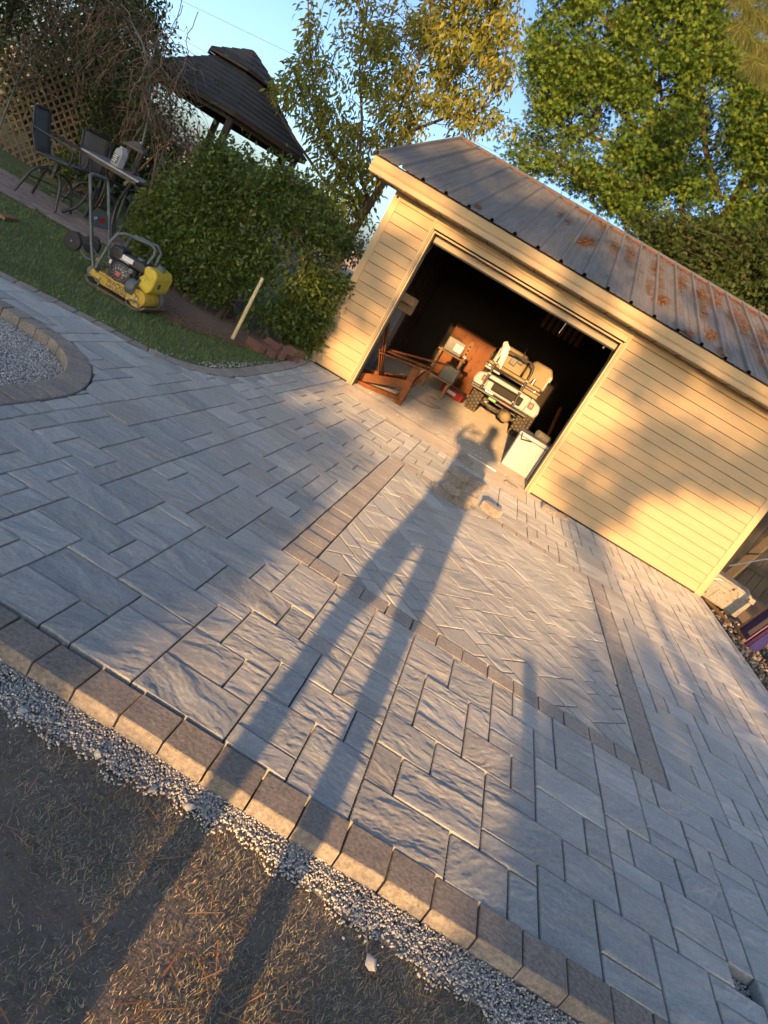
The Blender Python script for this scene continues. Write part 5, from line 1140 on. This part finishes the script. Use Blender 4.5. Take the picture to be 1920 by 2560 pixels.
tag(stones('edge_rubble', P, .010, .035, islandmat('rubble', [(0, (.10, .075, .05)), (.5, (.22, .17, .12)), (1, (.40, .34, .26))], .9)), 'brown soil clods and rubble along the right edge of the paving', 'rubble')
polysheet('side_yard', [(3.77, 1.9), (12, 1.9), (12, 30), (3.73, 30), (3.73, 9.6), (3.77, 9.4)], -.03, M['mulch'])
P = [(random.uniform(3.82, 4.5), random.uniform(5.5, 9.0), .005) for _ in range(500)]
tag(needles('side_straw', P, .10, M['needle'], .3), 'straw and needles on the soil beside the painted panel', 'straw')
# ------------------------------------------------------------------ vegetation
LEAF = (np.array([(0, 0, 0), (.26, .42, .07), (0, 1, -.05), (-.26, .42, .07)]), np.array([(0, 1, 2), (0, 2, 3)]))
LONG = (np.array([(0, 0, 0), (.17, .35, .05), (.12, .72, .0), (0, 1, -.16), (-.12, .72, 0), (-.17, .35, .05)]), np.array([(0, 1, 5), (1, 2, 4), (1, 4, 5), (2, 3, 4)]))
_st = [(0, 0, 0)]
for k in range(5):
    a = math.radians(90 + (k - 2) * 58); L = (1.0, .92, .75)[abs(k - 2)]
    for da, rr in ((-24, .36), (0, L), (24, .36)):
        b_ = a + math.radians(da); _st.append((rr * math.cos(b_), .35 + rr * .8 * math.sin(b_), -.10 * rr))
STAR = (np.array(_st), np.array([(0, 1 + 3 * k + q, 2 + 3 * k + q) for k in range(5) for q in (0, 1)]))
def leaves(name, tmpl, C, rad, per, size, mat, parent, droop=.3, out=.5, center=None, squash=.8):
    C = np.array(C, float); n = len(C) * per
    g = RNG.normal(0, 1, (n, 3)); g /= np.linalg.norm(g, axis=1, keepdims=True); r = RNG.uniform(0, 1, n) ** (1 / 2.2)
    Rr = np.repeat(np.broadcast_to(np.asarray(rad, float), (len(C),)), per)
    pos = np.repeat(C, per, 0) + g * (r * Rr)[:, None] * np.array([1, 1, squash])
    D = g * out + RNG.normal(0, .6, (n, 3)); D[:, 2] -= droop
    rot = dir_rot(D, RNG.uniform(-1.3, 1.3, n)); s_ = RNG.uniform(.65, 1.25, n) * size
    me = scatter(name, tmpl[0], tmpl[1], pos, rot, s_); o = link(name, me, mat, parent); return o
def in_poly(x, y, P):
    c = False; n = len(P)
    for i in range(n):
        (x1, y1), (x2, y2) = P[i], P[i - 1]
        if (y1 > y) != (y2 > y) and x < (x2 - x1) * (y - y1) / (y2 - y1) + x1: c = not c
    return c
def px_clusters(poly, n, y0, y1, keep=None):
    xs = [p[0] for p in poly]; ys = [p[1] for p in poly]; out = []
    while len(out) < n:
        u, v = random.uniform(min(xs), max(xs)), random.uniform(min(ys), max(ys))
        if in_poly(u, v, poly) and (keep is None or random.random() < keep(u, v)): out.append(tuple(PY(u, v, random.uniform(y0, y1))))
    return out
def twigs(mb, C, skel, r0=.014, n=5, frac=1.0):
    S = np.array(skel)
    for c in C:
        if random.random() > frac: continue
        c = np.array(c); low = S[S[:, 2] < c[2] + .05]; low = S if len(low) == 0 else low
        q = low[np.argmin(((low - c) ** 2 * np.array([1, 1, .6])).sum(1))]
        a, b_ = Vector(q), Vector(c); mid = a.lerp(b_, .5) + Vector((random.gauss(0, .07), random.gauss(0, .07), .10 * (b_ - a).length))
        mb.tube(smooth3([a, mid, b_], 3), [r0 * (1 - .75 * k / 6) for k in range(7)], n, False)
def limb(mb, pts, r0, r1, skel, n=9):
    P = smooth3(pts, 5); k = len(P); mb.tube(P, [lerp(r0, r1, (i / (k - 1)) ** .8) for i in range(k)], n, False)
    skel += [tuple(p) for p in P]
def bark(name, c1, c2): return pm(name, c1, c2, 7, .9, bs=.8, bscale=30, stretch=(1, 1, .25), kind='World')
M['bark'] = bark('grey_brown_bark', (.12, .085, .058), (.07, .05, .036)); M['barkdark'] = bark('dark_bark', (.10, .075, .055), (.06, .045, .035))
M['hedgeleaf'] = leafmat('hedge_leaf', (.040, .072, .014), (.075, .120, .022), (.19, .21, .04), .28, .5, .2)
M['cherryleaf'] = leafmat('cherry_leaf', (.075, .115, .022), (.16, .18, .03), (.33, .27, .04), .45, .55, .15)
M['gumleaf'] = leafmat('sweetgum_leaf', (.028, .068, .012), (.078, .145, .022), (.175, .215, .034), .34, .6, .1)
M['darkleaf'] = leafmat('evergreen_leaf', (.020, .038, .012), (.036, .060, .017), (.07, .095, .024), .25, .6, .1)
M['pineleaf'] = leafmat('pine_needle_leaf', (.07, .10, .02), (.12, .14, .03), (.20, .18, .05), .3, .5, .2)

# hedge: lumpy volume, leaves gathered near its skin
hd = thing('hedge', 'big glossy green hedge between the mulch bed and the gazebo', 'hedge', (0, 0, 0))
hx = [-5.05, -4.85, -4.55, -4.2, -3.85, -3.6, -3.1, -2.75, -2.5, -2.3]; hz = [.85, 1.25, 1.46, 1.68, 1.74, 1.66, 1.85, 1.70, 1.42, 1.15]; hf = [9.5, 9.0, 8.55, 8.35, 8.30, 8.25, 8.30, 8.45, 8.75, 9.2]
Cs = []
while len(Cs) < 2300:
    x = random.uniform(-4.98, -2.28); zt = np.interp(x, hx, hz) + .10 * math.sin(x * 7.1) + .06 * math.sin(x * 17); yf = np.interp(x, hx, hf)
    f_ = random.random()
    if f_ < .58:                                  # front skin, bulging
        z = random.uniform(.16, zt - .12); b_ = .33 * (z / zt - .55) ** 2 * 4 * .5; y = yf + b_ + .13 * math.sin(x * 5 + z * 6) * .8 + abs(random.gauss(0, .10))
    elif f_ < .86: z = zt - .16 + random.gauss(0, .08); y = random.uniform(yf + .2, yf + 1.7)
    elif f_ < .93: z = random.uniform(.2, zt - .3); y = yf + random.uniform(.35, .8)
    else: x = -4.9 + random.gauss(0, .08); z = random.uniform(.2, 1.2); y = random.uniform(9.1, 10.4)
    if x > -2.5 and z > 1.1: continue
    if fbm(np.array(x * 2.6 + 9), np.array(z * 2.6), 5.0, 2) < .42 and random.random() < .82: continue
    Cs.append((x, y, z))
leaves('foliage', LEAF, Cs, .16, 28, .068, M['hedgeleaf'], hd, .15, .6)
sprigs = [(x, np.interp(x, hx, hf) + random.uniform(.2, 1.2), np.interp(x, hx, hz) + random.uniform(.0, .28)) for x in np.linspace(-4.75, -2.6, 30)]
leaves('shoots', LEAF, sprigs, (.13), 15, .075, M['hedgeleaf'], hd, -.5, .3, squash=1.5)['kind'] = 'stuff'
mb = MB(); skel = []
for k in range(26):
    x = random.uniform(-4.8, -2.5); y = np.interp(x, hx, hf) + random.uniform(.25, .9); limb(mb, [(x, y, 0), (x + random.gauss(0, .1), y + random.gauss(0, .1), .5), (x + random.gauss(0, .3), y + random.gauss(0, .2), 1.3)], .03, .012, skel, 6)
twigs(mb, [q for q in Cs[::9] if q[0] < -2.7], skel, .01, 4)
for k in range(70):
    x = random.uniform(-4.8, -2.6); y = np.interp(x, hx, hf) + random.uniform(-.05, .25); z_ = random.uniform(.25, np.interp(x, hx, hz)); p = Vector((x, y, z_)); d_ = Vector((random.gauss(0, .6), random.gauss(-.5, .3), random.gauss(.4, .5))).normalized()
    mb.tube([p, p + d_ * .12, p + d_ * random.uniform(.2, .34) + Vector((0, 0, random.gauss(0, .04)))], [.006, .004, .002], 4, False)
mb.build('stems', M['bark'], hd)

# cherry tree behind the hedge
ct = thing('cherry_tree', 'slender tree with drooping yellowing leaves between gazebo and garage', 'tree', (-3.9, 14.7, 0))
def rel(o, L): return [tuple(Vector(p) - o.location) for p in L]
CP = [(675, 240), (715, 180), (760, 150), (765, 30), (800, -90), (900, -100), (930, -40), (1010, -110), (1130, -110), (1250, -110), (1300, 20), (1285, 130), (1295, 180), (1230, 240), (1265, 290), (1260, 340), (1160, 330), (1060, 335), (960, 375), (945, 470), (930, 540), (860, 580), (800, 540), (800, 480), (790, 420), (790, 350), (745, 290)]
def ck(u, v): return .25 + .75 * (fbm(np.array(u / 85.), np.array(v / 85.), 8.0, 2) > .44)
C1 = px_clusters(CP, 760, 13.3, 15.8, ck); skel = []; mb = MB()
limb(mb, [(-3.9, 14.7, 0), (-3.93, 14.7, 1.2), (-3.85, 14.65, 2.4), (-3.7, 14.6, 3.6)], .11, .06, skel)
for pts in ([(850, 420), (800, 300), (775, 120), (770, -40)], [(900, 430), (905, 300), (900, 150), (930, -60)], [(960, 400), (1000, 270), (1060, 120), (1090, -60)], [(980, 380), (1080, 250), (1180, 130), (1240, 20)], [(830, 470), (760, 380), (700, 290), (670, 240)], [(990, 360), (1100, 300), (1200, 270), (1240, 240)], [(905, 500), (860, 420), (800, 330), (740, 200)]):
    yy = random.uniform(14.0, 15.2); P_ = [PY(u, v, lerp(14.65, yy, k / 3)) for k, (u, v) in enumerate(pts)]; limb(mb, [(-3.8, 14.65, 2.3)] + [tuple(p) for p in P_], .045, .012, skel, 7)
limb(mb, [(-3.9, 14.7, .3), (-4.1, 14.8, 1.6), tuple(PY(900, 560, 14.8)), tuple(PY(870, 470, 14.8))], .07, .03, skel, 8)
twigs(mb, C1, skel, .009, 4, .7)
t_ = mb.build('trunk', M['bark'], ct, smooth=60); t_.location = -ct.location
o = leaves('crown', LONG, C1, .25, 22, .125, M['cherryleaf'], ct, .75, .5); o.location = -ct.location

# sweetgum behind the garage
gt = thing('sweetgum_tree', 'tall broad tree with star shaped leaves rising behind the garage roof', 'tree', (2.9, 21.8, 0))
GP = [(1300, 160), (1345, 60), (1340, -60), (1360, -120), (2020, -120), (2020, 800), (1960, 800), (1880, 760), (1760, 700), (1660, 640), (1590, 560), (1500, 505), (1400, 450), (1300, 420), (1220, 350), (1270, 330), (1330, 320), (1345, 260), (1320, 220)]
def gk(u, v): return .22 + .78 * (fbm(np.array(u / 75.), np.array(v / 75.), 3.0, 2) > .43)
C2 = px_clusters(GP, 2700, 19.6, 23.6, gk); skel = []; mb = MB()
limb(mb, [(2.9, 21.8, 0), (2.95, 21.8, 3), (2.9, 21.7, 6), (2.8, 21.6, 9), (2.7, 21.6, 11)], .26, .10, skel, 12)
for pts in ([(1735, 600), (1712, 560), (1690, 430), (1665, 330), (1650, 200), (1640, 60)], [(1760, 560), (1680, 640), (1605, 590), (1519, 504), (1440, 440), (1340, 360)], [(1800, 500), (1760, 350), (1760, 200), (1780, 40)], [(1690, 430), (1600, 330), (1500, 230), (1400, 150)], [(1830, 500), (1880, 420), (1930, 380), (1990, 300)], [(1700, 480), (1560, 380), (1420, 320), (1340, 290)], [(1650, 230), (1560, 110), (1480, 10), (1420, -70)], [(1780, 620), (1850, 680), (1950, 700), (2000, 720)]):
    P_ = [PY(u, v, lerp(21.6, random.uniform(20, 22.5), k / 5)) for k, (u, v) in enumerate(pts)]; limb(mb, [tuple(p) for p in P_], .10, .025, skel, 8)
twigs(mb, C2, skel, .012, 4, .6)
t_ = mb.build('trunk', M['bark'], gt, smooth=60); t_.location = -gt.location
o = leaves('crown', STAR, C2, .40, 34, .092, M['gumleaf'], gt, .35, .6); o.location = -gt.location
# low dark tree behind the garage on the right
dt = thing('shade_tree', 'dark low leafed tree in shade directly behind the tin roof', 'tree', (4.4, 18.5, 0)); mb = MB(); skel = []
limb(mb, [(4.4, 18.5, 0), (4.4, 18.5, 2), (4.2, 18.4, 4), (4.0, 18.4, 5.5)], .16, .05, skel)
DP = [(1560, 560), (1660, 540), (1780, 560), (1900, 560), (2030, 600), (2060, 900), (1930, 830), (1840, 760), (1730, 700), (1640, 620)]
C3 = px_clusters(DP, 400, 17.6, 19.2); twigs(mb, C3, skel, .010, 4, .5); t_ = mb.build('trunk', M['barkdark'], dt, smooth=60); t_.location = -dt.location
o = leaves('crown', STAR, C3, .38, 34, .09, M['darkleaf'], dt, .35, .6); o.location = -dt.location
# pine reaching in from the right
pt_ = thing('pine_tree', 'pine with long drooping needles reaching over from beyond the garage', 'tree', (5.6, 16.9, 0)); mb = MB(); skel = []
limb(mb, [(5.6, 16.9, 0), (5.6, 16.9, 4), (5.5, 16.8, 8), (5.4, 16.8, 12)], .2, .12, skel, 10)
tips = []
for pts in ([(1990, 160), (1940, 130), (1890, 110), (1850, 60)], [(1985, 120), (1930, 60), (1880, 30), (1850, -20)], [(2000, 210), (1940, 190), (1900, 170), (1880, 150)], [(1990, 60), (1940, 0), (1900, -30), (1870, -60)]):
    P_ = [PY(u, v, lerp(16, 14.2, k / 3)) for k, (u, v) in enumerate(pts)]; limb(mb, [(5.5, 16.8, 7.4)] + [tuple(p) for p in P_], .04, .008, skel, 6); tips += smooth3(P_, 7)
t_ = mb.build('trunk', M['bark'], pt_, smooth=60); t_.location = -pt_.location
NEED = (np.array([(-.012, 0, 0), (.012, 0, 0), (.006, .55, -.04), (-.006, .55, -.04), (0, 1, -.16)]), np.array([(0, 1, 2), (0, 2, 3), (3, 2, 4)]))
o = leaves('needles', NEED, [tuple(p) for p in tips], .07, 130, .26, M['pineleaf'], pt_, .75, .7); o.location = -pt_.location

# shrubs by the lattice, small leaves on the vine
def shrub(name, label, c, rx, ry, z0, z1, n, size, mat, per=22, rad=.2, squash=1.0):
    t_ = thing(name, label, 'shrub', (c[0], c[1], 0)); Cc = []
    while len(Cc) < n:
        g = RNG.normal(0, 1, 3); g /= np.linalg.norm(g); r_ = random.random() ** .4; z = (z0 + z1) / 2 + g[2] * r_ * (z1 - z0) / 2
        if fbm(np.array(g[0] * 3 + 7), np.array(g[2] * 3), len(label) * 1.0, 2) < .4 and random.random() < .7: continue
        Cc.append((g[0] * r_ * rx, g[1] * r_ * ry, z))
    mb = MB(); skel = []; limb(mb, [(0, 0, 0), (.03, 0, (z0 + z1) / 3), (0, .03, z1 * .75)], .04, .015, skel, 7); twigs(mb, Cc, skel, .009, 4); mb.build('stems', M['barkdark'], t_)
    leaves('foliage', LEAF, Cc, rad, per, size, mat, t_, .2, .5); return t_
shrub('evergreen_shrub', 'dark upright evergreen shrub between the lattice and the patio table', (-7.05, 11.2), .55, .5, .25, 2.15, 110, .07, M['darkleaf'])
shrub('evergreen_shrub', 'dark bushy evergreen in front of the lattice at the far patio end', (-8.55, 9.9), .62, .5, .9, 3.3, 170, .08, M['darkleaf'])
shrub('evergreen_shrub', 'tall dark evergreen leaning over the dead vines', (-8.2, 11.9), 1.0, .5, 1.9, 3.6, 200, .09, M['darkleaf'])
shrub('leafy_plant', 'small dark leafy plant at the garage corner under the hedge', (-2.42, 9.35), .22, .25, .02, .42, 24, .12, M['hedgeleaf'], 12, .12)
shrub('leafy_plant', 'low leafy sprouts growing along the lattice foot', (-7.2, 10.9), .35, .3, .05, .7, 36, .08, M['hedgeleaf'], 14, .14)
o = leaves('vine_leaf', LEAF, [tuple(p) for p in VL], .16, 4, .075, M['darkleaf'], vn, .3, .4); o['kind'] = 'stuff'
# background behind the lattice and gazebo
for k, (x, y, z0, z1, rx, n, lab) in enumerate([(-8.9, 12.9, .0, 2.5, 1.1, 170, 'dark evergreen mass pressed against the back of the lattice'), (-7.5, 13.0, .0, 1.7, .7, 80, 'low dark evergreen behind the open end of the lattice'), (-12.5, 17.5, .3, 4.2, 2.4, 130, 'broad dark shrub mass behind the lattice screen'), (-13.8, 14.0, .2, 5.2, 2.2, 140, 'tall dark tree at the far left behind the patio'), (-6.2, 20.5, .1, 2.2, 1.6, 90, 'low brown shrub beyond the gazebo posts'), (-10.0, 20.0, .1, 2.1, 1.8, 90, 'low shrub behind the gazebo beside the lattice')]):
    shrub('background_shrub', lab, (x, y), rx, 1.2, z0, z1, n, .13, M['darkleaf'] if k < 4 else leafmat('brown_leaf', (.10, .07, .03), (.18, .12, .05), (.26, .18, .08)), 26, .42)

# ------------------------------------------------------------------ behind the camera: what shades the yard
def on_plane(x, s, y): return (x + math.tan(SUN_AZ) * y, y, s - TAN * y)
def shade_tree(name, label, y, blobs, trunkx, mat, per, leaf, dens=1.0, rad=.34):
    """tree whose crown lumps stand where they throw the yard's shade: blobs (x, s, rx, rs, n), s = height where the ray passes y = 0"""
    t_ = thing(name, label, 'tree', (trunkx, y, 0)); C = []
    for (x, s_, rx, rs, n) in blobs:
        for _ in range(int(n * dens)):
            a = random.uniform(0, 2 * math.pi); r_ = math.sqrt(random.random()); p = on_plane(x + rx * r_ * math.cos(a), s_ + rs * r_ * math.sin(a), y); C.append((p[0] - trunkx, random.gauss(0, .5 if leaf > .1 else .12), p[2]))
    top = max(c[2] for c in C); mb = MB(); skel = []; limb(mb, [(0, 0, 0), (.05, 0, top * .4), (0, .1, top * .8)], .17, .05, skel, 9)
    twigs(mb, C, skel, .03, 4, .5 if y > -20 else .08); mb.build('trunk', M['bark'], t_, smooth=60); leaves('crown', LEAF, C, rad, per, leaf, mat, t_, .2, .5); return t_
SH = (lambda F: [
 ('background_tree', 'dense tree behind the photographer on the patio side', -16, [(-9.5, 3.4, 5.2, 3.4, 300), (-8.0, 2.6, 1.6, 1.6, 60), (-5.2, 2.6, 2.0, 2.4, 110), (-6.2, 5.6, 2.4, 2.2, 90), (-3.6, 1.3, 1.0, 1.1, 50), (-2.7, .75, .9, .55, 38), (-1.75, .30, .8, .34, 34), (-4.2, .4, 2.5, .5, 60)], -7.5, 'darkleaf', 30, .42),
 ('background_shrub', 'unseen low shrub added to shade the dry grass on the patio side', -8, [(x_ / 10 - .0, .0, .11, .15, 75) for x_ in range(-22, -2, 2)] + [(-.29, -.03, .07, .13, 90), (-.24, -.04, .05, .13, 60), (-1.5, .12, .5, .2, 120)], -1.4, 'darkleaf', 22, .07),  # unseen shrub, added to keep sun off the grass left of the legs
 ('background_shrub', 'unseen low shrub added to shade the dry grass on the post side', -7, [(x_ / 10, -.01, .10, .12, 60) for x_ in range(6, 13, 2)] + [(.46, -.01, .07, .11, 70)], 1.0, 'darkleaf', 22, .07),  # second added shrub, out of view, shades the grass beyond the right leg
 ('background_tree', 'loose tree behind the photographer whose gaps let sun through', -22, [F(1.95, .35, .08, .35, 3), F(2.05, .9, .12, .3, 3), F(2.25, 1.35, .3, .25, 4), F(2.95, 1.45, .4, .15, 4), F(1.55, 1.75, .10, .35, 2), F(1.5, .75, .05, .2, 1), (-1.15, 1.8, .3, .2, 3), (-1.3, 2.2, .35, .25, 3), F(3.4, 1.9, .4, .3, 4), F(1.6, 2.2, .4, .12, 3), F(-1.95, 1.05, .2, .15, 2), F(-1.8, 1.9, .1, .1, 1), F(-.9, 2.55, .5, .12, 3), F(.3, 2.5, .3, .15, 2), F(2.6, 2.4, .6, .15, 3), (-1.5, 4.5, 1.2, .8, 15), (.2, 4.6, .5, .6, 5), (2.2, 4.6, .6, .4, 3), (3.5, 5.0, .5, .5, 4), (-2.6, 2.6, .3, .8, 4)], -3.7, 'darkleaf', 30, .36),
 ('background_tree', 'low tree behind the photographer on the side of the painted panel', -11, [(2.6, .22, 1.7, .30, 100), (4.6, .55, 1.4, .5, 60), (1.75, .12, .7, .22, 40), (6.5, 1.5, 1.6, 1.3, 60), (5.6, 2.7, 1.3, 1.1, 70)], 4.6, 'darkleaf', 34, .22),
])(lambda x, z, rx, rz, n: (x - .13, z + 1.30, rx, rz, n))
for (nm, lab, y, bl_, tx, mt, per, lf_) in SH: shade_tree(nm, lab, y, bl_, tx, M[mt], per, lf_, rad=.34 if lf_ > .1 else .09)
MB().bar((1.0, -1.4, -.08), (1.0, -1.4, .775), .115, .09).build('garden_post', M['wood_tan'], bevel=.004)
tag(bpy.data.objects['garden_post'], 'short square wooden post standing behind the photographer', 'post')

# ------------------------------------------------------------------ the photographer, seen only as a shadow
pr = thing('person', 'person in dark shirt and shorts standing with both arms raised holding a phone', 'person', (0, -.42, -.08))
M['skin'] = pm('skin', (.52, .34, .25), (.46, .29, .21), 10, .55); M['shirt'] = pm('dark_shirt', (.06, .07, .09), (.045, .05, .07), 20, .85, bs=.3, bscale=90); M['shorts'] = pm('khaki_shorts', (.22, .18, .12), (.18, .15, .10), 20, .85, bs=.2); M['hair'] = pm('brown_hair', (.05, .03, .02), (.035, .02, .015), 40, .6, bs=.5)
def skin(name, verts, edges, radii, mat, root=0, sub=2):
    me = bpy.data.meshes.new(name); me.from_pydata(verts, edges, []); o = link(name, me, mat, pr)
    bm = bmesh.new(); bm.from_mesh(me); ly = bm.verts.layers.skin.verify(); bm.verts.ensure_lookup_table()
    for v, r_ in zip(bm.verts, radii): v[ly].radius = (r_, r_) if not isinstance(r_, tuple) else r_
    bm.verts[root][ly].use_root = True; bm.to_mesh(me); bm.free()
    o.modifiers.new('skin', 'SKIN').use_smooth_shade = True; sb = o.modifiers.new('sub', 'SUBSURF'); sb.levels = sub; sb.render_levels = sub; return o
z = .08
V_ = [(.10, 0, .98), (.10, 0, 1.16), (.12, .0, 1.40), (.17, .01, 1.53), (.22, .04, 1.63), (.245, .06, 1.74), (.255, .05, 1.83),
      (.20, 0, .90), (.215, .01, .55), (.215, -.02, .16), (.22, .10, .09), (0, 0, .90), (-.10, .01, .55), (-.10, -.02, .16), (-.10, .10, .09),
      (-.06, .0, 1.49), (-.17, .13, 1.42), (-.20, .22, 1.50), (-.155, .34, 1.665), (.34, 0, 1.51), (.43, .14, 1.45), (.36, .26, 1.53), (.13, .36, 1.625)]
E_ = [(0, 1), (1, 2), (2, 3), (3, 4), (4, 5), (5, 6), (0, 7), (7, 8), (8, 9), (9, 10), (0, 11), (11, 12), (12, 13), (13, 14), (2, 15), (15, 16), (16, 17), (17, 18), (2, 19), (19, 20), (20, 21), (21, 22)]
V_ = [(a, b_, c + z - .0) for a, b_, c in V_]
Rr = [.155, .155, .16, .07, .085, .10, .075, .10, .068, .045, .045, .10, .068, .045, .045, .07, .05, .045, .034, .07, .05, .045, .034]
skin('body', V_, E_, Rr, M['skin'])
def garment(name, idx, grow, mat):
    mp = {v: k for k, v in enumerate(idx)}; skin(name, [V_[i] for i in idx], [(mp[a], mp[b_]) for a, b_ in E_ if a in mp and b_ in mp], [Rr[i] + grow for i in idx], mat)
garment('shirt', [0, 1, 2, 15, 16, 19, 20], .02, M['shirt'])
VS = [V_[0], V_[7], (.21, .005, .72), (.215, .01, .60), V_[11], (-.07, .005, .72), (-.09, .01, .60)]
skin('shorts', VS, [(0, 1), (1, 2), (2, 3), (0, 4), (4, 5), (5, 6)], [.165, .125, .10, .095, .125, .10, .095], M['shorts'])
mb = MB(); mb.lathe([(.001, -.02), (.07, -.03), (.105, .03), (.108, .08), (.085, .135), (.04, .16), (.001, .165)], (.25, .045, 1.80 + z), 'Z', 20); mb.build('hair', M['hair'], pr, smooth=60)
for sx in (-1, 1): MB().lathe([(.001, -.01), (.012, -.006), (.012, .006), (.001, .01)], (.25 + sx * .035, .155, 1.80 + z), 'Y', 10).build('eye', M['paper'], pr, smooth=60); MB().lathe([(.001, -.02), (.018, 0), (.001, .035)], (.25 + sx * .105, .05, 1.785 + z), 'Z', 8).build('ear', M['skin'], pr, smooth=60)
MB().tube([(.25, .15, 1.80 + z), (.25, .178, 1.765 + z), (.25, .155, 1.755 + z)], [.010, .016, .010], 8).build('nose', M['skin'], pr, smooth=60); MB().tube([(.22, .148, 1.725 + z), (.25, .158, 1.722 + z), (.28, .148, 1.725 + z)], .006, 6).build('mouth', M['redplastic'], pr, smooth=60)
def hand(wr, tips_, palm):
    vs = [wr, palm]; es = [(0, 1)]; rs = [.030, .034]
    for tp in tips_:
        a = Vector(palm); b_ = Vector(tp); k = len(vs); vs += [tuple(a.lerp(b_, .38) + Vector((0, .008, .006))), tuple(a.lerp(b_, .72) + Vector((0, .012, .006))), tp]; es += [(1, k), (k, k + 1), (k + 1, k + 2)]; rs += [.0105, .0095, .008]
    skin('hand', vs, es, rs, M['skin'], 0, 1)
hz_ = z
hand((-.150, .345, 1.675 + hz_), [(-.075, .405, 1.742 + hz_), (-.072, .408, 1.722 + hz_), (-.074, .408, 1.702 + hz_), (-.085, .405, 1.683 + hz_), (-.085, .375, 1.735 + hz_)], (-.128, .375, 1.705 + hz_))
hand((.12, .36, 1.625 + hz_), [(.045, .405, 1.668 + hz_), (.042, .408, 1.65 + hz_), (.045, .408, 1.632 + hz_), (.055, .405, 1.612 + hz_), (.055, .375, 1.655 + hz_)], (.098, .375, 1.632 + hz_))
ph = thing('phone', 'black phone held up in both hands of the photographer', 'phone', (-.028, -.022, 1.612), 0)
MB().box((0, 0, 0), (.147, .0078, .072), Matrix(((R_.x, F_.x, -D_.x), (R_.y, F_.y, -D_.y), (R_.z, F_.z, -D_.z))) @ rotz(0)).build('case', M['black'], ph, bevel=.003)
MB().box(-F_ * .0045, (.14, .0006, .066), Matrix(((R_.x, F_.x, -D_.x), (R_.y, F_.y, -D_.y), (R_.z, F_.z, -D_.z)))).build('screen', M['dark'], ph)
